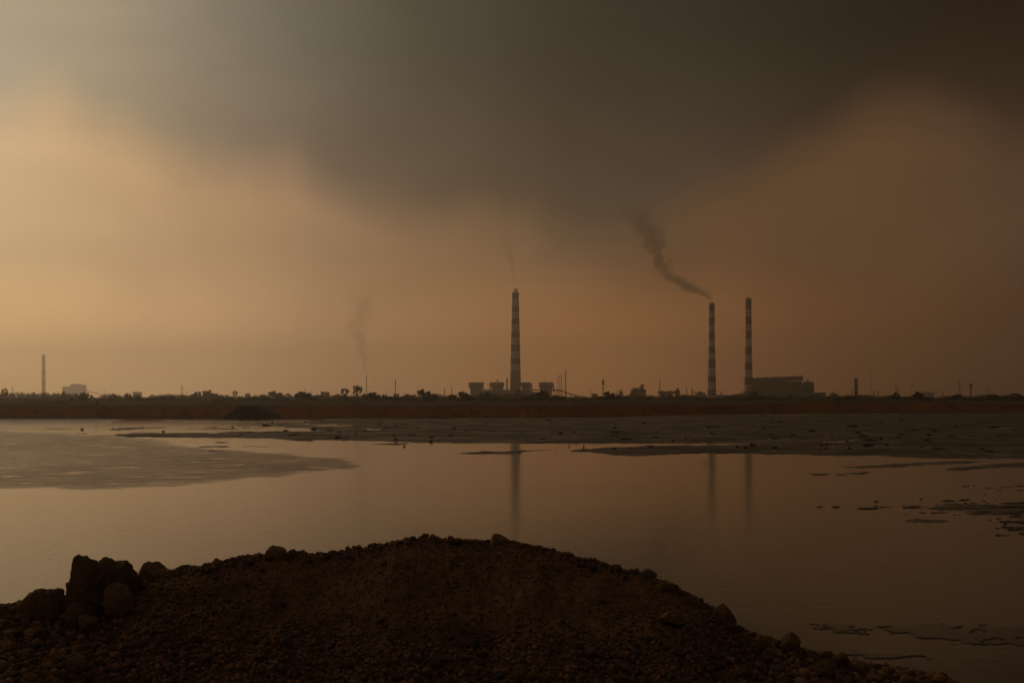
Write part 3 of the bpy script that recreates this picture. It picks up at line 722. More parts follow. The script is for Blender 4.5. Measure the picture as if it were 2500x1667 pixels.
# ------------------------------------------------------------------ chimneys
def chimney(px, d, ybase, bands, wpts, label, nm=(0, 1), flues=(), strakes=None, cap=True, ring=True, base_mat=None):
    """bands: list of (row of upper edge, material index); wpts: (row, width px)"""
    s = d / F; x = (px - 1250) * s; zb = 7.0
    root = empty('chimney', (x, d, zb)); tag(root, label, 'chimney')
    mats = [M['red_band'], M['white_band'], M['sooty'], M['concrete'], M['brick'], M['steel']]
    rows_ = sorted(set([b[0] for b in bands] + [q[0] for q in wpts]), reverse=True)
    wr = [q[0] for q in wpts]; ww = [q[1] for q in wpts]
    def m_at(row):
        mi = bands[0][1]
        for b in bands:
            if row > b[0] - 1e-6: mi = b[1]
        return mi
    prof = [(np.interp(ybase, wr, ww) / 2 * s, 0.0, m_at(ybase))]
    ordered = [r_ for r_ in rows_ if r_ < ybase]
    prev = ybase
    pr = []
    for r_ in ordered:
        pr.append((np.interp(r_, wr, ww) / 2 * s, (H - (r_ - YH) * s) - zb, m_at(r_ - 0.5)))
    prof[0] = (prof[0][0], 0.0, m_at(ordered[0] + 0.5))
    mb_ = MB(); prof = [prof[0]] + pr
    mb_.lathe((0, 0, 0), prof, 28)
    mb_.build('shaft', mats, root, True).data.polygons.foreach_set('use_smooth', [True] * (28 * (len(prof) - 1)) + [False])
    ztop = prof[-1][1]; rt = prof[-1][0]
    if ring:
        b = MB(); b.lathe((0, 0, ztop), [(rt * 1.0, -2.0, 0), (rt * 1.09, -1.6, 0), (rt * 1.09, 0.6, 0), (rt * 0.8, 0.6, 0)], 28)
        b.build('cap_ring', M['sooty'], root)
        zr = ztop - (ztop) * 0.33
    if len(bands) > 5:
        for f_ in (0.42, 0.68, 0.9):
            zp = ztop * f_; rp = np.interp(YH - (zp + zb - H) / s, wr, ww) / 2 * s
            b = MB(); b.lathe((0, 0, zp), [(rp - 0.2, -0.5, 0), (rp + 1.0, -0.1, 0), (rp + 1.0, 0.9, 0), (rp - 0.2, 0.4, 0)], 24); b.build('platform', M['steel'], root)
    for (dx, dw, h_) in flues:
        b = MB(); b.tube((dx * s, 0, ztop - 1), (dx * s, 0, ztop + h_ * s), dw / 2 * s, n=14)
        b.build('flue', M['steel'], root, True)
    if strakes:
        y0, y1, rr = strakes
        z0, z1 = (H - (y1 - YH) * s) - zb, (H - (y0 - YH) * s) - zb
        for k in range(3):
            b = MB(); n = 60
            for i in range(n):
                if i % 4 == 3: continue
                vs = []
                for j in (i, i + 1):
                    t = j / n; z = z0 + (z1 - z0) * t
                    r0 = np.interp(YH - (z + zb - H) / s, wr, ww) / 2 * s
                    a = 2 * math.pi * (k / 3 + 3.2 * t)
                    for da, r_ in ((-.03, r0 - .2), (.03, r0 - .2), (.03, r0 + rr), (-.03, r0 + rr)):
                        vs.append((math.cos(a + da) * r_, math.sin(a + da) * r_, z))
                b.add(vs, [(0,4,5,1),(1,5,6,2),(2,6,7,3),(3,7,4,0),(0,1,2,3),(7,6,5,4)])
            b.build('strake', M['sooty'], root)
    return root
bA = [(715,2),(730,1),(747,0),(762,1),(778,0),(793,1),(809,0),(825,1),(841,0),(857,1),(873,0),(889,1),(905,3)]
chimney(1258.5, 2431, 978, bA, [(715,16.6),(730,16.6),(905,25),(978,27.5)], 'tallest banded chimney with thin flues on top, in the centre of the horizon',
        flues=[(-2.4, 3.4, 11), (1.9, 2.2, 10.5), (4.3, 2.2, 10.5)])
c5 = lambda Y: 700 + Y / 5.2275
bB = [(c5(q), m_) for q, m_ in ((222,2),(308,1),(398,0),(492,1),(584,0),(675,1),(760,0),(845,1),(932,0),(1035,1),(1135,0),(1220,1),(1312,0),(1390,1))]
chimney(1738, 2300, 978, bB, [(742,13),(812,13.6),(845,15),(950,20.5),(978,22)], 'banded chimney trailing dark smoke, left of the matching pair', flues=[(0.6, 5.5, 3.5)], strakes=(742, 832, 1.1))
bC = [(c5(q), m_) for q, m_ in ((160,2),(278,1),(382,0),(485,1),(575,0),(665,1),(768,0),(868,1),(965,0),(1060,1),(1158,0),(1245,1))]
chimney(1827.5, 2300, 978, bC, [(730,13.2),(820,14.2),(860,16),(950,20.5),(978,21.5)], 'banded chimney without smoke beside the long dark boiler house', flues=[(0, 8, 2.8)], strakes=(736, 826, 1.1))
bD = [(866,2),(878,0),(890,1),(903,0),(917,1),(928,0),(942,1)]
chimney(106.5, 7000, 977, bD, [(866,7.6),(977,10.2)], 'pale chimney almost lost in the haze at the far left', flues=[(0, 4, 1.5)])
bE = [(923.6, 4), (950, 4)]
chimney(2090, 1900, 979, bE, [(923.6,8),(979,9.2)], 'short plain brick chimney standing alone on the right', flues=())
# slim stacks
def stack(px, ytop, wpx, d, label, m='steel', cat='stack', taper=1.25, ybase=978, group=None):
    s = d / F; x = (px - 1250) * s
    root = empty('smokestack', (x, d, 7.0)); tag(root, label, cat, group)
    zt = H - (ytop - YH) * s - 7.0
    b = MB(); b.lathe((0, 0, 0), [(wpx/2*s*taper, 0, 0), (wpx/2*s*1.05, zt*0.4, 0), (wpx/2*s, zt, 0)], 14); b.build('shaft', M[m], root, True)
    b = MB(); b.lathe((0, 0, zt), [(wpx/2*s*1.02, -0.6*s*2, 0), (wpx/2*s*1.25, -0.4*s, 0), (wpx/2*s*1.25, 0.4*s, 0)], 14); b.build('rim', M[m], root, True)
    return root
stack(894.5, 916, 2.3, 4200, 'thin hazy stack leaking a faint smoke plume, left of centre')
stack(965.5, 926, 2.3, 3600, 'thin bare stack between the smoking thin stack and the central plant', taper=1.8)
stack(1102.6, 945, 1.8, 2600, 'short thin stack left of the central boiler houses')
stack(1238, 923.5, 3.6, 2380, 'stubby dark stack rising just left of the tallest chimney', 'concrete')
stack(1362, 916, 1.6, 5000, 'leftmost of three matching hazy stacks', group='three matching hazy stacks')
stack(1366.2, 916, 1.6, 5000, 'middle of three matching hazy stacks', group='three matching hazy stacks')
stack(1370.6, 916, 1.8, 5000, 'rightmost of three matching hazy stacks', group='three matching hazy stacks')
stack(1381, 903, 3.0, 4800, 'taller hazy stack right of the three matching stacks', 'concrete', taper=1.7)
stack(1331, 919, 1.6, 5600, 'faint stack seen above the boiler house right of the tallest chimney')
stack(1611, 926, 2.6, 4800, 'faint pale stack behind the left end of the crane shaped building', 'concrete')
stack(1607, 952, 1.6, 2300, 'small pipe stack beside the crane shaped building')
stack(1676, 946, 1.8, 2300, 'slim dark stack left of the arched pipe')
stack(1689, 947, 2.0, 2250, 'slim dark stack touching the arched pipe')
stack(1704, 952, 1.3, 2500, 'faint slim stack right of the arched pipe')
stack(2126, 906, 2.4, 6500, 'very faint tall stack in the haze right of the brick chimney', 'concrete')
stack(2225, 935, 1.6, 5500, 'very faint stack behind the dark hut on the right')

# ------------------------------------------------------------------ buildings
def bld(name, label, cat, d, spec, zb=7.0, group=None):
    """spec: (part name, x0, x1, ytop, ybottom, depth m, material, y offset m) in photograph pixels at distance d"""
    s = d / F
    cx = (sum(q[1] + q[2] for q in spec) / (2 * len(spec)) - 1250) * s
    root = empty(name, (cx, d, zb)); tag(root, label, cat, group)
    for k, q in enumerate(spec):
        pn, x0, x1, yt, yb_, dep, m_, yo = q
        b = MB((cx, d, zb))
        X0, X1 = (x0 - 1250) * s, (x1 - 1250) * s; Z1 = H - (yt - YH) * s; Z0 = max(H - (yb_ - YH) * s, zb - 0.5)
        b.box(X0, X1, d + yo, d + yo + dep, Z0, Z1)
        b.build(pn, M[m_], root)
    return root
def windows(root, d, x0, x1, ys_, n, hpx, yo, nm='window'):
    s = d / F; o = root.location
    for y in ys_:
        for i in range(n):
            a = x0 + (x1 - x0) * (i + 0.2) / n; b_ = x0 + (x1 - x0) * (i + 0.8) / n
            b = MB(tuple(o)); z = H - (y - YH) * s
            b.box((a - 1250) * s, (b_ - 1250) * s, d + yo - 0.12, d + yo + 0.3, z - hpx * s, z)
            b.build(nm, M['glass'], root)
def roofbits(root, d, pts, yo=4, m_='steel', nm='roof_vent'):
    s = d / F; o = root.location
    for (x, y0, y1, w_) in pts:
        b = MB(tuple(o)); b.box((x - w_/2 - 1250) * s, (x + w_/2 - 1250) * s, d + yo, d + yo + w_ * s + 1.5, H - (y1 - YH) * s - 0.2, H - (y0 - YH) * s)
        b.build(nm, M[m_], root)
DP = 2450
for i, (x0, x1, lab, ex) in enumerate([
    (1144, 1178, 'boiler house at the left end of the central plant', [(1151,932,934,1.6),(1166,931.5,934,2.2)]),
    (1198, 1230.5, 'second boiler house, with a rusty tower on its roof', [(1206,932,934,1.6),(1222,932,934,1.6)]),
    (1272, 1297, 'boiler house half hidden behind the foot of the tallest chimney', [(1280,932.5,934,1.6),(1287,932,934,1.6)]),
    (1316.5, 1350.5, 'boiler house at the right end of the central plant', [(1324,932.5,934,1.6),(1338,931.5,934,2),(1346,932.5,934,1.4)])]):
    d = DP + i * 3
    r_ = bld('boiler_house', lab, 'building', d, [
        ('upper_storey', x0, x1, 934, 943, 42, 'cladding', 0),
        ('overhang', x0 + 1.5, x1 - 1.5, 943, 947.5, 38, 'dark_cladding', 2),
        ('lower_storey', x0 + 4, x1 - 3, 947.5, 977, 34, 'cladding', 4),
        ('roof', x0 - 0.6, x1 + 0.6, 933.3, 934, 44, 'roofing', -1),
        ('side_tower', x1 - 0.3 if i != 1 else x0 - 3.4, x1 + 2.6 if i != 1 else x0 - 0.3, 932.6 if i < 2 else 938, 956, 8, 'cladding', 6)])
    windows(r_, d, x0 + 5, x1 - 4, (951, 958), 5, 1.6, 4)
    roofbits(r_, d, ex)
    if i == 1:
        b = MB(tuple(r_.location)); s = d / F
        for zz in (0, 1):
            b.tube(((1214-1250)*s, d+8, H-(934-YH)*s), ((1214-1250)*s, d+8, H-(928-YH)*s), 1.2, 1.2)
        b.box((1212.4-1250)*s, (1217-1250)*s, d+6, d+10, H-(929.5-YH)*s, H-(926.5-YH)*s)
        b.build('rooftop_tower', M['rust'], r_)
gal = bld('turbine_hall', 'long low turbine hall joining the central boiler houses', 'building', DP - 25, [
    ('gallery', 1176, 1368, 950.5, 953.5, 18, 'cladding', 3), ('wall', 1150, 1338, 957, 978, 14, 'dark_cladding', 4), ('link_wall', 1178, 1300, 954, 957, 5, 'cladding', 8)])
windows(gal, DP - 25, 1184, 1240, (960, 967), 9, 1.6, 4)
s = (DP - 25) / F
b = MB(tuple(gal.location))
for x in np.arange(1340, 1368, 6.5): b.box((x-1250)*s, (x+1.2-1250)*s, DP-18, DP-15, 6.6, H-(953.5-YH)*s)
b.build('columns', M['cladding'], gal)
def conveyor(x0, y0, x1, y1, d, label, th=3.2, legs=5, m_='cladding', yb_=979, dd=0):
    s = d / F; A = Vector(P(x0, y0, d)); B_ = Vector(P(x1, y1, d)); B_.y += dd
    root = empty('conveyor', (A.x, d, 7.0)); tag(root, label, 'conveyor')
    b = MB(tuple(root.location)); t = th * s
    vs = [(q.x, q.y + w_, q.z + z) for q in (A, B_) for w_ in (0, 5) for z in (-t, 0)]
    b.add(vs, [(0,1,3,2),(4,6,7,5),(0,4,5,1),(2,3,7,6),(0,2,6,4),(1,5,7,3)]); b.build('gallery', M[m_], root)
    for i in range(legs):
        f = (i + 0.5) / legs; q = A.lerp(B_, f)
        if q.z - t < 8.5: continue
        b = MB(tuple(root.location))
        b.tube((q.x - 2.5, q.y + 1.5, 6.8), (q.x, q.y + 1.5, q.z - t + .1), 0.55, n=5); b.tube((q.x + 2.5, q.y + 1.5, 6.8), (q.x, q.y + 1.5, q.z - t + .1), 0.55, n=5)
        b.build('trestle', M['steel'], root)
    return root
conveyor(1366, 951.5, 1440, 974, 2420, 'sloping conveyor running down to the right from the central plant', 3.0, 7)
bld('shed', 'small pale block building with a flat roof right of the conveyor foot', 'building', 1500, [('wall', 1446, 1459.5, 962, 978, 10, 'concrete', 0), ('roof', 1445.4, 1460, 961, 962, 12, 'roofing', -1), ('annex', 1459.5, 1463, 968, 978, 8, 'cladding', 1)])
wt = bld('hopper_tower', 'narrow hopper tower with a small frame on top', 'building', 2100, [('shaft', 1513, 1519.5, 957, 978, 6, 'cladding', 0), ('head', 1512, 1521, 955, 963, 9, 'cladding', -1.5), ('annex', 1503, 1512, 962, 978, 8, 'concrete', 1)])
roofbits(wt, 2100, [(1513.6,950.5,955,0.8),(1518.6,950.5,955,0.8)], 2); roofbits(wt, 2100, [(1516.1,950.2,951.2,6)], 2)
mill = bld('mill_building', 'bulky mill building with stepped roof behind the black mast', 'building', 1900, [
    ('wall', 1543, 1577.5, 950.5, 978, 26, 'concrete', 0), ('side_wall', 1540.5, 1543, 958, 978, 20, 'cladding', 2),
    ('roof', 1547, 1561, 947.5, 950.5, 20, 'cladding', 2), ('roof_block', 1564, 1572, 942.5, 950.5, 12, 'concrete', 4)])
windows(mill, 1900, 1546, 1575, (956, 962, 968), 5, 1.2, 0)
roofbits(mill, 1900, [(1550,946.4,947.6,1.8),(1556,945.8,947.6,1.8)])
crane = bld('ore_handling_plant', 'crane shaped ore plant with an open bay and a silo at its right end', 'building', 2200, [
    ('left_tower', 1612, 1625, 958, 978, 12, 'dark_cladding', 0), ('bridge', 1610, 1652, 955, 962, 14, 'dark_cladding', -1), ('mid_tower', 1628, 1641, 962, 978, 10, 'dark_cladding', 1),
    ('right_tower', 1650, 1660, 953, 978, 12, 'dark_cladding', 0.5), ('silo', 1653.5, 1658, 947, 953, 8, 'cladding', 2)])
roofbits(crane, 2200, [(1617,953,955,5),(1636,953.4,955,6),(1652,950,954,1)])
hall = bld('long_shed', 'very long low shed behind the two matching chimneys', 'building', 2360, [('wall', 1661, 1832, 965, 979, 24, 'cladding', 0), ('roof', 1660, 1833, 964, 965, 27, 'roofing', -1.5)])
roofbits(hall, 2360, [(1668,962,964,2),(1716,962.5,964,1.5),(1722,962.5,964,1.5),(1760,957,964,1.2),(1764,962,964,2),(1772,962.5,964,2),(1790,963,964,3)])
b = MB(); s = 2290 / F; cx = (1694.5 - 1250) * s
ap = empty('arched_pipe', (cx, 2290, 7.0)); tag(ap, 'arched pipe like an upturned U between the slim stacks', 'pipe')
zt = H - (954.5 - YH) * s - 7
for k in range(12):
    a0, a1 = math.pi * k / 12, math.pi * (k + 1) / 12; r_ = 2.2
    b.tube((r_*math.cos(a0), 0, zt - r_ + r_*math.sin(a0)), (r_*math.cos(a1), 0, zt - r_ + r_*math.sin(a1)), 0.65, n=6)
b.tube((r_, 0, -0.2), (r_, 0, zt - r_), 0.65, n=6); b.tube((-r_, 0, -0.2), (-r_, 0, zt - r_), 0.65, n=6); b.build('pipe', M['steel'], ap)
# long dark boiler house on the right
d = 2280; s = d / F
bh = bld('boiler_hall', 'massive long dark boiler hall right of the chimneys', 'building', d, [
    ('lower_wall', 1841, 1957, 941, 979, 45, 'dark_cladding', 3), ('side_wall', 1960, 1971, 939.5, 979, 38, 'dark_cladding', 5),
    ('tower', 1971, 1988, 932.6, 979, 30, 'dark_cladding', 4), ('tower_roof', 1969.5, 1988.5, 931.8, 932.6, 32, 'roofing', 3), ('tower_side', 1988, 1989.5, 944, 979, 20, 'dark_cladding', 6), ('low_wing', 1989.5, 2018, 959, 979, 24, 'cladding', 5), ('wing_roof', 1989.5, 2018.5, 958, 959, 26, 'roofing', 4)])
b = MB(tuple(bh.location))
pts = [(1837, 922), (1961, 918)]
X0, X1 = (1837-1250)*s, (1961-1250)*s; Za, Zb_ = H-(922.5-YH)*s, H-(918.3-YH)*s; Zl, Zr = H-(931-YH)*s, H-(928-YH)*s
b.add([(X0,d,Za),(X1,d,Zb_),(X1,d,Zr),(X0+6,d,Zl),(X0,d+48,Za),(X1,d+48,Zb_),(X1,d+48,Zr),(X0+6,d+48,Zl)], [(0,3,2,1),(4,5,6,7),(0,1,5,4),(3,7,6,2),(1,2,6,5),(0,4,7,3)])
b.build('upper_storey', M['dark_cladding'], bh)
b = MB(tuple(bh.location)); b.box((1839.5-1250)*s, (1959-1250)*s, d+1.5, d+46, H-(941-YH)*s, H-(930-YH)*s)
b.build('middle_storey', M['dark_cladding'], bh)
for k in range(13):
    b = MB(tuple(bh.location)); xk = 1846 + k * 9.0
    b.box((xk-1250)*s, (xk+1.4-1250)*s, d + 0.6, d + 1.4, 7.0, H-(931.5-YH)*s); b.build('pier', M['steel'], bh)
for (xa, xb, ya, yb2) in ((1864, 1882, 947, 951), (1895, 1921, 950, 953), (1930, 1944, 941, 949), (1872, 1890, 955, 960)):
    b = MB(tuple(bh.location)); b.box((xa-1250)*s, (xb-1250)*s, d-6, d+1.2, H-(yb2-YH)*s, H-(ya-YH)*s); b.build('duct', M['cladding'], bh)
b = MB(tuple(bh.location)); b.box((1974-1250)*s, (1977-1250)*s, d+8, d+14, H-(932-YH)*s, H-(926-YH)*s); b.build('roof_mast', M['steel'], bh)
rb = []
for k in range(26):
    x = 1850 + k * 4.3 + random.uniform(-1, 1); yr = 922.5 - (x - 1837) / 124 * 4.2
    rb.append((x, yr - random.choice([0.7, 0.9, 1.3, 2.2, 3.0]), yr + 0.6, random.choice([0.7, 0.9, 1.6])))
roofbits(bh, d, rb, 3, 'steel')
roofbits(bh, d, [(1995 + 5 * k, 957.1, 958.2, 1.2) for k in range(5)], 6)
windows(bh, d, 1845, 1955, (946,), 14, 3.0, 3)
conveyor(1858, 961, 1962, 943, 2262, 'inclined conveyor climbing across the front of the dark boiler hall', 2.6, 9, 'cladding')
pl = bld('power_plant', 'pale blocky plant building almost lost in haze by the left chimney', 'building', 7000, [
    ('low_block', 152, 172, 943.5, 977, 60, 'cladding', 0), ('main_block', 171, 200, 939, 977, 70, 'cladding', 2), ('roof_block', 174, 181, 937, 939, 30, 'cladding', 5), ('side_block', 184, 195, 937.8, 939, 30, 'cladding', 5)])
conveyor(200, 948, 253, 964, 6950, 'long hazy conveyor sloping right from the faded plant building', 2, 6)
bld('warehouse', 'small pale flat roofed warehouse in the haze on the left', 'building', 3500, [('wall', 324.5, 341, 958, 977, 20, 'concrete', 0), ('roof', 323.5, 342, 956.5, 958, 23, 'white_band', -1.5)])
bld('hut', 'boxy dark hut between two dark trees on the right', 'building', 1100, [('wall', 2211, 2231, 970.3, 979, 7, 'dark_cladding', 0), ('roof', 2210, 2232, 969, 970.3, 9, 'roofing', -1)])
bld('perimeter_wall', 'long low pale wall across the plain on the right', 'wall', 1300, [('wall', 2094, 2560, 974.4, 979, 0.5, 'concrete', 0), ('coping', 2093.5, 2560.5, 973.8, 974.4, 0.9, 'roofing', -0.2)])
bld('pump_house', 'low flat building between the mill and the crane shaped plant', 'building', 1800, [('wall', 1579, 1606, 970, 978, 10, 'cladding', 0), ('roof', 1578.4, 1606.6, 969.2, 970, 12, 'roofing', -1), ('vent', 1588, 1591, 967, 969.2, 3, 'steel', 3)])
bld('store_building', 'low store building with a raised middle between hopper tower and mill', 'building', 1900, [('wall', 1522, 1540, 969, 978, 10, 'concrete', 0), ('raised_part', 1527, 1533, 965.5, 969, 7, 'cladding', 1), ('roof', 1521.5, 1540.2, 968.4, 969, 12, 'roofing', -1)])
bld('control_block', 'small two step block left of the smoking chimney foot', 'building', 2200, [('wall', 1700, 1722, 958.5, 978, 9, 'cladding', 0), ('upper_part', 1706, 1714, 955.5, 958.5, 7, 'dark_cladding', 1)])
bld('filter_house', 'boxy filter house squeezed between chimney foot and boiler hall', 'building', 2270, [('wall', 1806, 1840, 959.5, 978, 9, 'dark_cladding', 0), ('duct', 1814, 1842, 955, 957.5, 4, 'steel', 2), ('hopper', 1820, 1828, 957.5, 959.5, 5, 'steel', 2)])
bld('workshop', 'long low workshop half hidden right of the brick chimney', 'building', 1700, [('wall', 2103, 2168, 971.5, 978, 10, 'cladding', 0), ('roof', 2102, 2169, 970.6, 971.5, 12, 'roofing', -1)])
dm = empty('storage_dome', ((2262-1250)*3000/F, 3000, 7.0)); tag(dm, 'wide hazy storage dome behind the trees on the right', 'dome')
b = MB(); r_ = 16*3000/F; b.lathe((0,0,0), [(r_, 0, 0), (r_, 12, 0), (r_*0.86, 18.5, 0), (r_*0.6, 22.5, 0), (r_*0.3, 24.5, 0), (0.2, 25, 0)], 32); b.build('shell', M['cladding'], dm, True)
b = MB(); b.tube((r_+1,0,0),(r_+1,0,26), 2.2, n=10); b.build('tower', M['cladding'], dm, True)
bld('plant_ruin', 'hazy jagged plant block right of the boiler hall', 'building', 3000, [('wall', 2022, 2047, 966, 978, 20, 'cladding', 0), ('upper_wall', 2029, 2045, 960, 966, 15, 'cladding', 2), ('tower', 2033, 2038, 957, 960, 9, 'cladding', 4)])

# ------------------------------------------------------------------ masts and pylons
def telecom(px, ytop, d, label, w0=2.2, dishes=True, ybase=978):
    s = d / F; root = empty('telecom_mast', ((px-1250)*s, d, 7.0)); tag(root, label, 'mast')
    ht = H - (ytop - YH) * s - 7; wb = w0 * s / 2
    b = MB(); n = 14; hb = ht * 0.86
    for k in range(n):
        f0, f1 = k / n, (k + 1) / n; a, c = wb * (1.4 - 0.8 * f0), wb * (1.4 - 0.8 * f1)
        C4 = [(-1,-1),(1,-1),(1,1),(-1,1)]
        for j in range(4):
            p, q = C4[j], C4[(j+1) % 4]
            b.tube((p[0]*a, p[1]*a, hb*f0), (p[0]*c, p[1]*c, hb*f1), 0.22, n=4, cap=False)
            b.tube((p[0]*a, p[1]*a, hb*f0), (q[0]*c, q[1]*c, hb*f1), 0.14, n=4, cap=False)
    b.build('lattice', M['steel'], root)
    b = MB(); b.tube((0,0,hb*.98), (0,0,ht), 0.25, n=6); b.build('antenna', M['steel'], root)
    if dishes:
        for k, (zz, a) in enumerate([(0.97,0.3),(0.93,2.2),(0.88,4.0),(0.84,5.4),(0.79,1.2)]):
            b = MB(); c, q = math.cos(a), math.sin(a); rr = wb * 0.9
            b.tube((c*rr, q*rr, hb*zz), (c*(rr+0.9), q*(rr+0.9), hb*zz), 1.1, 1.3, n=10); b.build('dish', M['cladding'], root, True)
    return root
telecom(1472.3, 920, 1500, 'tall lattice mast with dishes near its top, right of the conveyor', 3.0)
telecom(2370, 931.5, 1400, 'tall dark lattice mast on the far right', 2.4)
telecom(1505, 951, 2000, 'small lattice mast just left of the hopper tower', 1.8, False)
def mast(px, ytop, d, label, crown=False):
    s = d / F; root = empty('mast', ((px-1250)*s, d, 7.0)); tag(root, label, 'mast')
    ht = H - (ytop - YH) * s - 7; b = MB(); b.tube((0,0,0),(0,0,ht*(0.96)), 0.75*s if crown else 0.55*s, 0.4*s, n=8); b.build('pole', M['steel'], root)
    if crown:
        b = MB(); b.tube((0,0,ht*.90),(0,0,ht*.93), 3.0*s, 3.0*s, n=12); b.build('platform', M['steel'], root)
        for k in range(8):
            a = k * math.pi / 4; b = MB(); r_ = 3.2 * s
            b.box(r_*math.cos(a)-.35*s, r_*math.cos(a)+.35*s, r_*math.sin(a)-.35*s, r_*math.sin(a)+.35*s, ht*0.84, ht*(0.99 if k % 2 else 0.96)); b.build('lamp_head', M['steel'], root)
    else:
        b = MB(); b.box(-1.2*s, 1.2*s, -.2, .2, ht*.93, ht*.95); b.build('crossarm', M['steel'], root)
    return root
mast(1568.3, 936.6, 900, 'black high mast with a round head in front of the mill building', True)
mast(1442, 946, 1400, 'thin bare mast left of the small pale block building')
mast(1607.2, 951, 1600, 'thin pole left of the crane shaped ore plant')
mast(2419, 952, 2600, 'thin faint pole among the pylons on the far right')
def pylon(px, ytop, d, label, wpx=5):
    s = d / F; root = empty('pylon', ((px-1250)*s, d, 7.0), random.uniform(-.3,.3)); tag(root, label, 'pylon')
    ht = H - (ytop - YH) * s - 7; wb = wpx * s * 0.42
    th = max(0.25, 0.12 * s)
    b = MB(); n = 8
    for k in range(n):
        f0, f1 = k/n, (k+1)/n; wd = lambda f: wb*(1-f)**1.3 + 0.10*wb
        a, c = wd(f0), wd(f1); C4 = [(-1,-1),(1,-1),(1,1),(-1,1)]
        for j in range(4):
            p, q = C4[j], C4[(j+1)%4]
            b.tube((p[0]*a,p[1]*a,ht*f0),(p[0]*c,p[1]*c,ht*f1), th, n=4, cap=False); b.tube((p[0]*a,p[1]*a,ht*f0),(q[0]*c,q[1]*c,ht*f1), th*.7, n=4, cap=False)
    b.build('tower', M['steel'], root)
    for f, l in ((0.68, 1.15), (0.80, 0.95), (0.92, 0.75)):
        b = MB(); L_ = wb*l*1.2
        b.tube((-L_,0,ht*f),(0,0,ht*(f+.05)), th*.8, n=4); b.tube((L_,0,ht*f),(0,0,ht*(f+.05)), th*.8, n=4); b.tube((-L_,0,ht*f),(L_,0,ht*f), th*.8, n=4)
        b.build('crossarm', M['steel'], root)
    return root
PYL = [(31,941,3800,'faint pylon between the lone tree and the hazy left chimney',5),
 (444,939,3200,'pale pylon standing alone left of the rounded tree clump',6),(456,952,4500,'small faint pylon just right of the taller pale pylon',4),
 (745,945,4200,'left one of two faint pylons above the dark round tree',5),(761,948,4500,'right one of two faint pylons above the dark round tree',5),
 (256,950,5200,'tiny faint pylon above the low scrub left of the warehouse',4),(303,953,5200,'tiny faint pylon just left of the pale warehouse',3),
 (1085,947,2300,'lattice pylon left of the short thin stack',5),(944,952,4200,'very faint pylon left of the thin bare stack',4),
 (1572+20,961,3800,'tiny pylon right of the mill building',4),(1762,952,3000,'small pylon rising over the long shed between the chimneys',3),
 (2080,950,2400,'thin pylon hugging the left side of the brick chimney',5),(2133,952,2600,'first faint pylon right of the brick chimney',5),(2144,950,2600,'second faint pylon right of the brick chimney',5),
 (2188,936,2800,'tall faint pylon behind the first dark tree on the right',7),(2194,947,3000,'shorter pylon overlapping the tall faint one',5),
 (2302,954,2300,'small pylon right of the storage dome',4),(2343,931,2700,'tall pylon left of the dark lattice mast',10),(2412,944,3200,'wide armed pylon right of the dark lattice mast',10),
 (2117,962,1500,'low gantry pylon beside the perimeter wall',4)]
for q in PYL: pylon(*q)

# ------------------------------------------------------------------ trees
def crown_mesh(seed, kind):
    r = np.random.default_rng(seed)
    if kind == 'round': n, cl = 34, lambda: (r.uniform(-1, 1), r.uniform(-.8, .8), r.uniform(0.22, 1.0))
    elif kind == 'spread': n, cl = 34, lambda: (r.uniform(-1, 1), r.uniform(-.8, .8), r.uniform(0.35, 1.0))
    elif kind == 'sparse': n, cl = 26, lambda: (r.uniform(-1, 1), r.uniform(-.8, .8), r.uniform(0.35, 1.0))
    else: n, cl = 40, lambda: (r.uniform(-1, 1), r.uniform(-.8, .8), r.uniform(0.02, 1.0))
    cs = []
    while len(cs) < n:
        x, y, z = cl()
        if kind == 'round': ok = (x*x + y*y) + ((z - .58) / .43) ** 2 < 1.0
        elif kind == 'spread': ok = (x*x + y*y) + ((z - .66) / .34) ** 2 < 1.0
        elif kind == 'sparse': ok = 0.25 < (x*x + y*y) * 1.0 + ((z - .68) / .33) ** 2 < 1.05
        else: ok = (x*x + y*y) + (z / 1.0) ** 2 < 1.0
        if ok: cs.append((x, y, z))
    cs = np.array(cs)
    per = {'sparse': 38, 'round': 75, 'spread': 70, 'bush': 70}[kind]
    cr = {'sparse': 0.17, 'round': 0.22, 'spread': 0.20, 'bush': 0.21}[kind]
    c = np.repeat(cs, per, 0); m = len(c)
    off = r.normal(size=(m, 3)); off *= (r.uniform(0.2, 1, m) ** 0.5 * cr / np.linalg.norm(off, axis=1))[:, None]; off[:, 2] *= 0.75
    c = c + off; c[:, 2] = np.maximum(c[:, 2], 0.01)
    a = r.normal(size=(m, 3)); a /= np.linalg.norm(a, axis=1)[:, None]
    b_ = np.cross(a, r.normal(size=(m, 3))); b_ /= np.linalg.norm(b_, axis=1)[:, None]
    sz = r.uniform(0.035, 0.07, m)[:, None]
    V = np.stack([c + a * sz, c + b_ * sz * .8, c - a * sz, c - b_ * sz * .8], 1).reshape(-1, 3)
    return V, np.arange(len(V)).reshape(-1, 4), cs
def trunk_mesh(seed, kind, cs):
    r = random.Random(seed); b = MB()
    if kind == 'bush': top = 0.35
    else: top = 0.6
    w0 = 0.045 if kind != 'sparse' else 0.035
    lean = r.uniform(-.08, .08)
    b.tube((0, 0, -0.03), (lean * .5, 0, top * .55), w0, w0 * .75, n=7); b.tube((lean * .5, 0, top * .54), (lean, 0, top), w0 * .75, w0 * .5, n=7)
    for q in cs[:: (3 if kind != 'sparse' else 2)]:
        f = r.uniform(.35, .95); b.tube((lean * f, 0, top * f), tuple(q), w0 * .38, w0 * .1, n=5)
    return b
PROT = {}
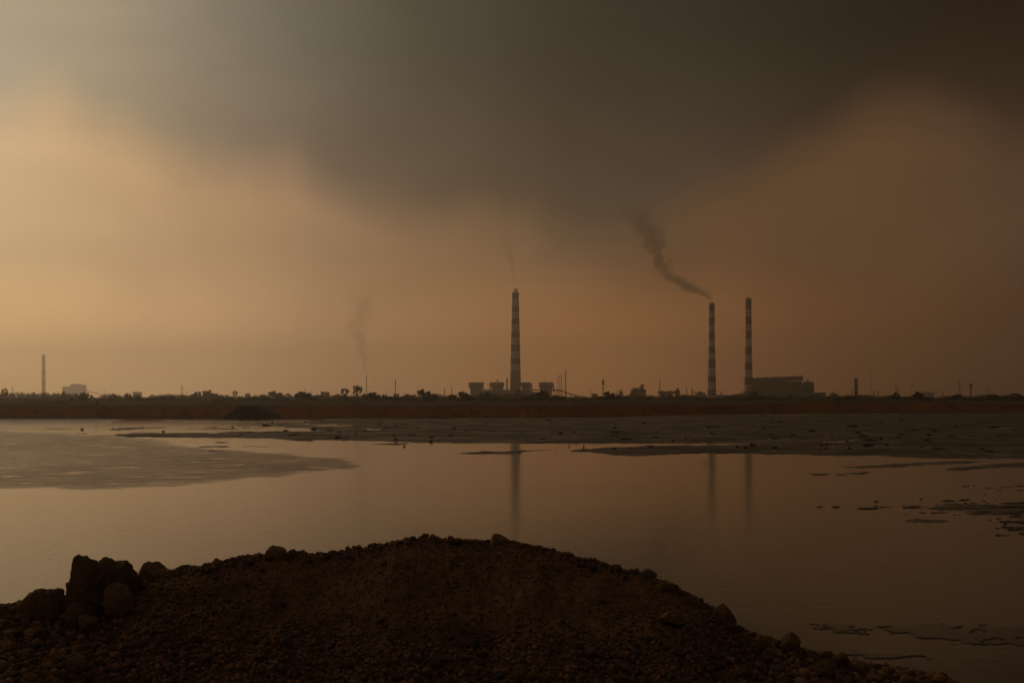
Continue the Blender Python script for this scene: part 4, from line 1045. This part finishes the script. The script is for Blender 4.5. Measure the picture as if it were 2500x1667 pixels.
def tree_proto(kind, k, lm):
    key = (kind, k, lm)
    if key not in PROT:
        V, Fc, cs = crown_mesh(hash((kind, k)) % 1000 if False else (sum(map(ord, kind)) + k * 37), kind)
        cm = np_mesh('crown', V, Fc, M[lm]); tb = trunk_mesh(k, kind, cs)
        me = bpy.data.meshes.new('trunk'); me.from_pydata(tb.v, [], tb.f); me.materials.append(M['bark']); me.update()
        PROT[key] = (cm, me)
    return PROT[key]
tcount = 0
def tree(px, ytop, wpx, d, kind, label, lm='leaf', group='trees along the far plain', name=None, cat='tree', zb=None):
    global tcount; tcount += 1
    s = d / F; zb = (7.0 if zb is None else zb) - 0.2
    ht = H - (ytop - YH) * s - zb
    cm, tm = tree_proto(kind, tcount % 4, lm)
    root = empty(name or ('tree' if kind != 'bush' else 'bush'), ((px-1250)*s, d, zb), random.uniform(0, 6.28))
    tag(root, label, cat if kind != 'bush' else 'bush', group)
    for nm, me in (('trunk', tm), ('crown', cm)):
        o = bpy.data.objects.new(nm, me); COL.objects.link(o); o.parent = root
        o.scale = (wpx / 2 * s, wpx / 2 * s, ht)
    return root
T = [
 (12,946,15,900,'sparse','lone leaning tree by the left edge, clear of the treeline'),
 (155,953,13,1050,'bush','pointed bush rising from the left treeline under the faded plant building'),
 (208,957,20,1150,'round','hazy tree at the right end of the left treeline'),
 (202,963,26,800,'bush','dark bush in front of the right end of the left treeline'),
 (224,964,10,1100,'round','small tree just past the end of the left treeline'),
 (277,962,20,900,'round','dark tree alone after the gap beside the left treeline'),
 (292,968,16,900,'bush','low bush right of the first dark tree after the gap'),
 (312,961,19,880,'round','dark tree below and left of the pale warehouse'),
 (338,966,12,1000,'bush','small bush under the pale warehouse'),
 (372,964,16,1000,'round','low tree right of the pale warehouse'),
 (396,965,26,820,'bush','wide dark bush left of the tall pale pylon'),
 (419,966,20,820,'bush','dark bush just left of the tall pale pylon'),
 (455,965,26,1500,'bush','hazy bush at the left foot of the rounded clump'),
 (483,957,22,1350,'spread','flat topped tree on the left shoulder of the rounded clump'),
 (474,963,24,1300,'round','low tree under the flat topped one'),
 (510,954,34,1400,'round','broad rounded tree forming the top of the hazy clump'),
 (532,961,26,1400,'round','tree on the right shoulder of the hazy clump'),
 (495,964,26,1200,'bush','bush filling the foot of the hazy clump'),
 (555,963,28,1300,'bush','hazy bush right of the rounded clump'),
 (574,954,13,1150,'sparse','thin sparse tree sticking up above the hazy bushes'),
 (587,966,20,1250,'bush','low hazy bush right of the thin sparse tree'),
 (605,961,16,1200,'round','small hazy tree above the concrete culvert'),
 (622,966,26,1000,'bush','dark low bush right of the small hazy tree above the culvert'),
 (643,963,16,950,'round','small dark tree left of the hazy broad one'),
 (672,955,38,1500,'round','hazy broad tree with a ragged top left of the dark round tree'),
 (703,961,20,1500,'round','small hazy tree between the broad one and the dark round tree'),
 (740,956,40,720,'round','dark round full crowned tree under the two faint pylons'),
 (766,966,18,800,'bush','small dark bush touching the dark round tree'),
 (775,963,22,1300,'round','hazy tree behind the bush beside the dark round tree'),
 (793,957,30,1400,'round','hazy uneven tree right of the two faint pylons'),
 (822,962,24,1300,'round','hazy low tree left of the tall narrow tree'),
 (842,948,22,900,'sparse','tall narrow tree with an open crown'),
 (846,966,22,860,'bush','dark bush at the foot of the tall narrow tree'),
 (873,943,26,850,'sparse','tallest open crowned tree, left of the thin smoking stack'),
 (905,958,40,740,'round','dark spreading tree below the thin smoking stack'),
 (938,963,14,1000,'round','small tree right of the dark spreading tree'),
 (950,967,44,800,'bush','low dark bushes under the thin bare stack'),
 (968,962,22,1300,'round','hazy tree at the foot of the thin bare stack'),
 (997,962,28,1300,'round','hazy tree right of the thin bare stack'),
 (1012,964,22,1350,'round','second hazy tree right of the thin bare stack'),
 (1035,951,34,880,'round','prominent dark tree left of the lattice pylon'),
 (1060,962,24,950,'round','medium tree against the right side of the prominent dark one'),
 (1083,967,18,1200,'bush','low hazy bush under the lattice pylon'),
 (1106,963,26,820,'spread','dark tree under the short thin stack'),
 (1132,956,32,800,'round','dark tree in front of the leftmost boiler house'),
 (1148,964,28,760,'bush','dark bush in front of the leftmost boiler house'),
 (1185,956,30,1000,'round','hazy tree between the two left boiler houses'),
 (1210,966,30,950,'bush','low bush in front of the second boiler house'),
 (1234,972,24,1000,'bush','small bush left of the tallest chimney foot'),
 (1264,952,26,1500,'round','hazy tree covering the foot of the tallest chimney'),
 (1290,965,22,900,'round','dark tree right of the tallest chimney foot'),
 (1305,959,22,860,'round','dark tree before the half hidden boiler house'),
 (1321,953,28,820,'round','tallest dark tree before the right end boiler house'),
 (1334,960,18,820,'round','dark tree against the right of the tallest dark one'),
 (1356,964,26,880,'bush','bush below the open bay of the turbine hall'),
 (1374,967,24,860,'bush','dark bush under the top of the sloping conveyor'),
 (1403,970,24,900,'bush','low bush under the middle of the sloping conveyor'),
 (1424,972,16,1100,'bush','small bush at the foot of the sloping conveyor'),
 (1442,972,10,900,'bush','tiny dark bush below the thin bare mast'),
 (1469,967,32,760,'bush','dark bush left of the bushy tree at the lattice mast'),
 (1487,956,28,800,'round','dark bushy tree beside the tall lattice mast with dishes'),
 (1507,967,24,850,'bush','dark bush in front of the hopper tower'),
 (1527,966,14,1100,'spread','small flat tree between hopper tower and mill'),
 (1553,972,16,1000,'bush','low bush in front of the mill building'),
 (1600,971,22,1200,'bush','low hazy bush left of the crane shaped plant'),
 (1668,971,16,1500,'round','pale small tree before the left end of the long shed'),
 (1712,972,18,1100,'bush','low bush left of the smoking chimney foot'),
 (1757,972,22,1100,'bush','low bush right of the smoking chimney foot'),
 (1784,971,24,1300,'round','hazy tree between the feet of the matching chimneys'),
 (1842,957,26,900,'round','dark tree at the left corner of the boiler hall'),
 (1830,966,24,900,'bush','dark bush by the foot of the chimney without smoke'),
 (1862,966,24,850,'bush','bush right of the dark tree at the boiler hall corner'),
 (1886,968,26,820,'bush','dark bush in front of the middle of the boiler hall'),
 (1930,974,20,850,'bush','low bush before the right half of the boiler hall'),
 (2049,970,16,760,'bush','small dark bush right of the jagged plant block'),
 (2077,966,30,900,'bush','rounded bush at the foot of the brick chimney'),
 (2132,974,26,760,'bush','low bush before the perimeter wall'),
 (2187,959,20,760,'round','first dark tree along the perimeter wall'),
 (2243,956,24,740,'round','dark tree right of the boxy hut'),
 (2262,970,22,740,'bush','dark bush at the right foot of the tree by the hut'),
 (2335,962,28,800,'round','dark round tree left of the right lattice mast'),
 (2386,969,12,1000,'bush','small hazy bush right of the right lattice mast'),
 (2403,967,16,1100,'round','hazy small tree between mast and the right hand grove'),
 (2426,963,28,900,'round','leftmost broad tree of the right hand grove'),
 (2451,965,22,950,'round','smaller tree in the middle of the right hand grove'),
 (2478,961,34,880,'round','broadest tree of the right hand grove'),
 (2502,965,24,900,'round','tree cut by the right edge of the picture'),
]
for i, q in enumerate(T): tree(*q, lm='leaf' if i % 3 else 'leaf2')
# dense low wood on the far left, one mass of crowns
def leaf_mass(name, label, cat, pts, m_, seed):
    r = np.random.default_rng(seed); Vs = []
    for (px, py, wpx, d, n) in pts:
        s = d / F; c0 = np.array(P(px, py, d)); hz = max(c0[2] - 6.6, 0.4); rx = wpx / 2 * s
        u = r.normal(size=(n, 3)); u /= np.linalg.norm(u, axis=1)[:, None]; u *= (r.uniform(.3, 1, n) ** .5)[:, None]; u[:, 2] = np.abs(u[:, 2])
        c = u * np.array([rx, rx, hz]) + np.array([c0[0], c0[1], c0[2] - hz])
        a = r.normal(size=(n, 3)); a /= np.linalg.norm(a, axis=1)[:, None]; b_ = np.cross(a, r.normal(size=(n, 3))); b_ /= np.linalg.norm(b_, axis=1)[:, None]
        sz = r.uniform(.2, .45, n)[:, None] * min(1.3, max(0.5, hz / 5))
        Vs.append(np.stack([c + a*sz, c + b_*sz, c - a*sz, c - b_*sz], 1).reshape(-1, 3))
    V = np.concatenate(Vs); o = np_obj(name, V, np.arange(len(V)).reshape(-1, 4), m_)
    return tag(o, label, cat, kind='stuff')
r = np.random.default_rng(2)
pts = [(x + r.uniform(-3, 3), 957.5 + r.uniform(-1.5, 2.5), r.uniform(9, 18), 1250 + r.uniform(-60, 60), 420) for x in np.arange(-80, 196, 5.5)]
leaf_mass('woodland', 'even low wood along the horizon on the far left', 'woodland', pts, M['leaf'], 3)
pts = []
for x in np.arange(-60, 2600, 2.6):
    px = x + r.uniform(-2, 2); d = r.uniform(560, 1000) if px < 1600 else r.uniform(680, 1000)
    g = float(fbm(px / 60, 0.5, 2.0, 3))
    pts.append((px, 974.0 - 4.0 * max(0, g + 0.15) - r.uniform(0, 2.5), r.uniform(5, 14), d, 90))
leaf_mass('scrub', 'low dark scrub growing along the top of the bank', 'scrub', pts, M['leaf'], 5)
pts = []
for x in np.arange(250, 2600, 4.2):
    px = x + r.uniform(-3, 3)
    pts.append((px, 965.0 - 7.0 * max(-.5, float(fbm(px / 40, 3.5, 1.0, 3))), r.uniform(16, 34), r.uniform(1050, 1700), 260))
leaf_mass('thicket', 'hazy distant thicket on the plain behind the nearer trees', 'thicket', pts, M['leaf2'], 6)

# ------------------------------------------------------------------ concrete culvert in the far bank
d = float(bank_base(600)) - 3; s = d / F
cv = empty('culvert', P(600, 1020, d)); cv.location.z = -0.3; tag(cv, 'dark concrete culvert headwall set in the far bank on the left', 'culvert')
M['old_concrete'] = mat('old_concrete', (0.055, 0.05, 0.042), 0.9, 0.9, 0.5)
M['hole'] = mat('culvert_mouth', (0.012, 0.011, 0.010), 0.9, 0.3, 0.5)
o = tuple(cv.location)
def cbox(nm, x0, x1, y0, y1, dy0, dy1, m_):
    b = MB(o); b.box((x0-1250)*s, (x1-1250)*s, d+dy0, d+dy1, H-(y1-YH)*s, H-(y0-YH)*s); b.build(nm, M[m_], cv)
cbox('headwall', 584, 632, 989, 994, 0, 9, 'old_concrete')
for x in (592, 604.5, 617): cbox('pier', x, x + 2.6, 994, 1021, -0.2, 9, 'old_concrete')
cbox('mouth', 594.6, 631, 994, 1021.5, 1.2, 8.9, 'hole')
for sg, xa, xb in ((-1, 584, 545), (1, 632, 680)):
    b = MB(o)
    A = ((xa-1250)*s, d+0.3, H-(990-YH)*s); B_ = ((xb-1250)*s, d+1.5, H-(1018-YH)*s); C_ = ((xa-1250)*s, d+0.3, -0.4); D_ = ((xb-1250)*s, d+1.5, -0.4)
    b.add([A, B_, D_, C_] + [(p[0], p[1] + 7, p[2]) for p in (A, B_, D_, C_)], [(0,1,2,3),(7,6,5,4),(0,4,5,1),(1,5,6,2),(2,6,7,3),(3,7,4,0)]); b.build('wing_wall', M['old_concrete'], cv)

# ------------------------------------------------------------------ plants and clods on the mud
def tuft_mesh(seed, n=26, hh=1.0, sp=0.5, w_=0.03):
    r = random.Random(seed); b = MB()
    for i in range(n):
        a = r.uniform(0, 6.28); l = r.uniform(.4, 1) * hh; o_ = (r.uniform(-.25, .25) * sp, r.uniform(-.25, .25) * sp)
        bend = r.uniform(.1, .6) * l; q = (o_[0] + math.cos(a) * bend * .4, o_[1] + math.sin(a) * bend * .4, l * .6); e = (o_[0] + math.cos(a) * bend, o_[1] + math.sin(a) * bend, l * .95)
        b.tube((o_[0], o_[1], -.05), q, w_, w_ * .7, n=3, cap=False); b.tube(q, e, w_ * .7, w_ * .15, n=3, cap=False)
    me = bpy.data.meshes.new('grass_tuft'); me.from_pydata(b.v, [], b.f); me.materials.append(M['grassy']); me.update(); return me
TUF = [tuft_mesh(k) for k in range(4)]
def tuft(px, py, hpx, label, sc=1.0, name='grass_tuft', group=None, me=None, cat='grass tuft', z0=0.0):
    d = F * H / (py - YH); s = d / F
    o = bpy.data.objects.new(name, me or random.choice(TUF)); COL.objects.link(o)
    o.location = ((px-1250)*s, d, z0); o.scale = (hpx*s*sc, hpx*s*sc, hpx*s); o.rotation_euler = (0, 0, random.uniform(0, 6.28))
    return tag(o, label, cat, group)
G1 = 'grass tufts growing out of the mud'
dense = tuft_mesh(9, 70, 1.0, 1.8, 0.03)
wisp = tuft_mesh(11, 9, 1.0, 1.6, 0.012)
tuft(201, 1050, 7, 'round bushy tuft standing in the water left of the mud spit', 1.0, me=dense, group=G1)
tuft(399, 1055, 7, 'dense tuft on the back edge of the mud spit', 0.9, me=dense, group=G1)
tuft(348, 1045, 5, 'tuft on a thin mud streak behind the spit', 0.7, me=dense, group=G1)
tuft(275, 1046, 4, 'small tuft on the leftmost mud streak', 0.7, me=dense, group=G1)
tuft(1505, 1067, 9, 'spiky tuft in the middle of the mudflat', 1.0, group=G1)
tuft(1494, 1067, 9, 'darker spiky tuft left of the spikiest one', 1.2, group=G1)
tuft(1425, 1092, 9, 'reedy tuft on the edge of the lower mud bar', 1.0, group=G1)
tuft(1390, 1089, 7, 'short tuft left of the reedy one by the channel', 1.0, group=G1)
tuft(987, 1090, 6, 'tuft on the islet below the mudflat edge', 1.0, me=dense, group=G1)
tuft(1660, 1066, 12, 'tall thin reeds above the narrow channel', 0.8, me=wisp, group=G1)
tuft(1673, 1074, 10, 'low reeds right of the tall thin ones', 0.8, group=G1)
tuft(2213, 1082, 20, 'tall leaning reeds on the right of the mudflat', 0.7, me=wisp, group=G1)
tuft(1718, 1132, 14, 'bent reeds standing in the water left of the smoking chimney reflection', 1.5, me=wisp, group=G1)
tuft(1957, 1037, 5, 'tiny tuft on the right half of the mudflat', 0.8, group=G1)
tuft(2335, 1043, 6, 'small dark tuft on the far right of the mud', 1.2, me=dense, group=G1)
tuft(1357, 1103, 5, 'tiny tuft in the water right of the chimney reflection', 0.7, group=G1)
M['dark_mud'] = mat('dark_mud', (0.040, 0.030, 0.018), 0.97, 0.8, 1.0, spec=0.05)
clods = [np_mesh('mud_clod', *rock(500 + i, 2, 0.3, 4, 0.12), M['dark_mud'], True) for i in range(5)]
r = np.random.default_rng(12); nclod = 0
while nclod < 150:
    px = r.uniform(560, 2500); py = r.uniform(1024, 1104)
    if sdf_poly(MUD[0], np.array([px]), np.array([py]), 0.12)[0] < 0.6: continue
    d = F * H / (py - YH); s = d / F
    o = bpy.data.objects.new('mud_clod', clods[nclod % 5]); COL.objects.link(o)
    w_ = min(3.5 * math.exp(r.exponential(0.65)), 17) * s * (0.5 + 0.5 * (py - 1015) / 60)
    o.location = ((px-1250)*s, d, 0.1); o.scale = (w_, w_*.8, r.uniform(1.6, 5.5) * s * (0.6 + 0.4 * (py - 1015) / 60)); o.rotation_euler = (0, 0, r.uniform(-.3, .3))
    wh = 'left of the tallest chimney' if px < 1245 else 'between the tallest and smoking chimneys' if px < 1738 else 'right of the smoking chimney'
    fr = 'on the back of' if py < 1045 else 'in the middle of' if py < 1070 else 'on the front of'
    wd = 'wide' if w_ / s > 9 else 'small'
    tag(o, f'{wd} dark clod {fr} the mudflat, {wh}', 'mud clod', f'{wd} dark clods {fr} the mudflat {wh}'); nclod += 1
post = MB(); X_, Y_, Z_ = P(1858, 1018, gy(1018)); post.box(-.35, .35, -.35, .35, -0.2, 0.9)
post.box(-.42, .42, -.42, .42, 0.9, 1.0)
po = post.build('marker_post', M['old_concrete']); po.location = (X_, Y_, 0.05); tag(po, 'short square post standing on the mud near the far bank', 'post')
mp_ = MB(); mp_.box(-.5, .5, -.4, .4, 0, 1.5); mp_.box(-.6, .6, -.5, .5, 1.5, 1.7)
po2 = mp_.build('marker_stone', M['concrete']); po2.location = P(237, 988, 452); po2.location.z = 5.7; tag(po2, 'pale marker stone on top of the far bank at the left', 'marker stone')

# floating specks
r = np.random.default_rng(21); n = 4200
px = r.uniform(-50, 2550, n); py = 1130 + 520 * r.uniform(0, 1, n) ** 1.1
d = F * H / (py - YH); X = (px - 1250) * d / F
yc = np.interp(px, CRX, CRY); k = (py < yc + 5); X, d = X[k], d[k]; m_ = len(X)
L_ = np.minimum(0.014 * np.exp(r.normal(0.6, 0.6, m_)), .12) * (0.4 + d / 45); W_ = L_ * r.uniform(.2, .45, m_)
q = np.array([(-1,0,0),(-.3,-1,0),(.6,-.7,0),(1,.1,0),(.2,1,0),(0,0,1)]); 
V = np.stack([X[:, None] + q[:, 0] * L_[:, None], d[:, None] + q[:, 1] * W_[:, None], 0.003 + q[:, 2] * (0.04 * L_[:, None])], -1)
fc = np.array([(0,1,5),(1,2,5),(2,3,5),(3,4,5),(4,0,5)])
Fc = (fc[None] + (np.arange(m_) * 6)[:, None, None]).reshape(-1, 3)
fl = np_obj('debris', V.reshape(-1, 3), Fc, M['scum']); tag(fl, 'tiny specks of leaf and scum floating on the pond', 'debris', kind='stuff')

# weeds on the right shoulder of the heap
G2 = 'dry weeds on the right shoulder of the heap'
for k, (px, py) in enumerate([(1848,1553),(1862,1552),(1880,1556),(1896,1557),(1905,1560),(2170,1640),(2190,1644)]):
    dd = on_heap(px, py + 8) or 12.8
    o = bpy.data.objects.new('dry_weed', TUF[k % 4]); COL.objects.link(o); s = dd / F
    X_ = (px-1250)*s; o.location = (X_, dd, float(heap_z(np.array(X_), np.array(dd))) - .02); o.scale = (15*s*1.2, 15*s*1.2, 20*s)
    for a in range(1): pass
    tag(o, ('first','second','third','fourth','fifth')[k] + ' wispy dry weed from the left on the right shoulder of the heap' if k < 5 else ('left' if k == 5 else 'right') + ' one of two dry weeds at the low right end of the heap', 'weed', G2)

# ------------------------------------------------------------------ smoke
def plume(base, pts, rad, dens, label, col_=(0.20, 0.17, 0.13), nscale=0.05, aniso=0.3):
    """pts: (height m above base, sideways m); rad: radius at each"""
    hs = [p[0] for p in pts]; ht = hs[-1]; xo = [p[1] for p in pts]; xm, xM = min(xo), max(xo); rM = max(rad)
    # hull that follows the drifting smoke
    n = 14; Vh = []; ns = 26
    for i in range(ns + 1):
        z = ht * i / ns; c = np.interp(z, hs, xo); rr = np.interp(z, hs, rad) * 1.7 + 1.5
        # tilt allowance: sideways runs need a wider section
        sl = abs(np.interp(min(z + 4, ht), hs, xo) - np.interp(max(z - 4, 0), hs, xo)) / 8
        for j in range(n):
            a = 2 * math.pi * j / n; Vh.append((c + math.cos(a) * rr * (1 + sl), math.sin(a) * rr, z))
    fs = [(i*n+j, i*n+(j+1) % n, (i+1)*n+(j+1) % n, (i+1)*n+j) for i in range(ns) for j in range(n)]
    fs += [tuple(range(n))[::-1], tuple(ns*n+j for j in range(n))]
    me = bpy.data.meshes.new('smoke'); me.from_pydata(Vh, [], fs); me.update()
    m = bpy.data.materials.new('smoke'); m.use_nodes = True; t = NT(m.node_tree); t.n.clear()
    co = t.new('ShaderNodeTexCoord').outputs['Object']; sp = t.new('ShaderNodeSeparateXYZ'); t.put(sp.inputs[0], co)
    h01 = t.math('DIVIDE', sp.outputs[2], ht, clamp=True)
    W_ = max(xM - xm, 1.0)
    cx = t.math('ADD', t.math('MULTIPLY', t.curve(h01, [(z / ht, (x - xm) / W_) for z, x in zip(hs, xo)]), W_), xm)
    rr = t.math('MULTIPLY', t.curve(h01, [(z / ht, q / rM) for z, q in zip(hs, rad)]), rM)
    # displaced coordinates give billows
    nz = t.new('ShaderNodeTexNoise'); t.put(nz.inputs['Vector'], co); nz.inputs['Scale'].default_value = nscale; nz.inputs['Detail'].default_value = 5; nz.inputs['Roughness'].default_value = 0.6
    nn = t.new('ShaderNodeSeparateColor'); t.put(nn.inputs[0], nz.outputs['Color'])
    dx = t.math('ADD', t.math('SUBTRACT', sp.outputs[0], cx), t.math('MULTIPLY', t.math('SUBTRACT', nn.outputs[0], 0.5), t.math('MULTIPLY', rr, 3.6)))
    dy = t.math('ADD', sp.outputs[1], t.math('MULTIPLY', t.math('SUBTRACT', nn.outputs[1], 0.5), t.math('MULTIPLY', rr, 2.0)))
    q = t.math('DIVIDE', t.math('SQRT', t.math('ADD', t.math('MULTIPLY', dx, dx), t.math('MULTIPLY', dy, dy))), rr)
    fall = t.mrange(q, 0.2, 1.0, 1.0, 0.0, smooth=True)
    fade = t.mrange(h01, 0.70, 1.0, 1.0, 0.0, smooth=True)
    thin = t.math('POWER', t.math('DIVIDE', rad[0] * 1.0, rr), 0.75)
    dn = t.math('MULTIPLY', t.math('MULTIPLY', fall, fade), t.math('MULTIPLY', thin, dens))
    vol = t.new('ShaderNodeVolumePrincipled'); t.put(vol.inputs['Density'], dn); vol.inputs['Color'].default_value = (*col_, 1); vol.inputs['Anisotropy'].default_value = aniso
    ou = t.new('ShaderNodeOutputMaterial'); t.l.new(vol.outputs[0], ou.inputs['Volume'])
    me.materials.append(m)
    o = bpy.data.objects.new('smoke', me); COL.objects.link(o); o.location = base
    return tag(o, label, 'smoke', kind='stuff')
s = 2300 / F
ptsB = [(0,0),(8,-6),(16,-14),(28,-36),(44,-66),(62,-92),(84,-112),(110,-124),(140,-134),(175,-150),(215,-176),(255,-205)]
ptsB = [(a * 0.95, b_ * 1.0) for a, b_ in ptsB]
plume(P(1738, 739, 2300), ptsB, [3,9,17,30,36,31,27,27,32,42,54,66], 0.17, 'dark smoke drifting up and left from the smoking banded chimney', nscale=0.04, col_=(0.40, 0.37, 0.31))
ptsA = [(0,0),(20,-1),(45,-4),(75,-9),(110,-16),(150,-26)]
plume(P(1256, 704, 2431), ptsA, [1.6,3.2,6,11,17,26], 0.06, 'thin faint smoke rising from the tallest chimney', nscale=0.06)
s = 4200 / F
ptsE = [(0,0),(40,-6),(90,-14),(150,-26),(210,-30),(290,-10),(380,-30)]
plume(P(894.5, 916, 4200), ptsE, [4,13,26,42,54,66,86], 0.028, 'faint smoke column over the thin hazy stack left of centre', nscale=0.02)

# ------------------------------------------------------------------ haze
hz = MB(); hz.box(-9000, 9000, -2500, 9000, -2.6, 470)
hm = bpy.data.materials.new('haze'); hm.use_nodes = True; t = NT(hm.node_tree); t.n.clear()
vol = t.new('ShaderNodeVolumePrincipled'); vol.inputs['Color'].default_value = (0.975, 0.945, 0.90, 1); vol.inputs['Density'].default_value = 0.00020; vol.inputs['Anisotropy'].default_value = 0.8
ou = t.new('ShaderNodeOutputMaterial'); t.l.new(vol.outputs[0], ou.inputs['Volume'])
ho = hz.build('haze', hm); tag(ho, 'brown smog filling the air over pond and plain', 'haze', kind='stuff')
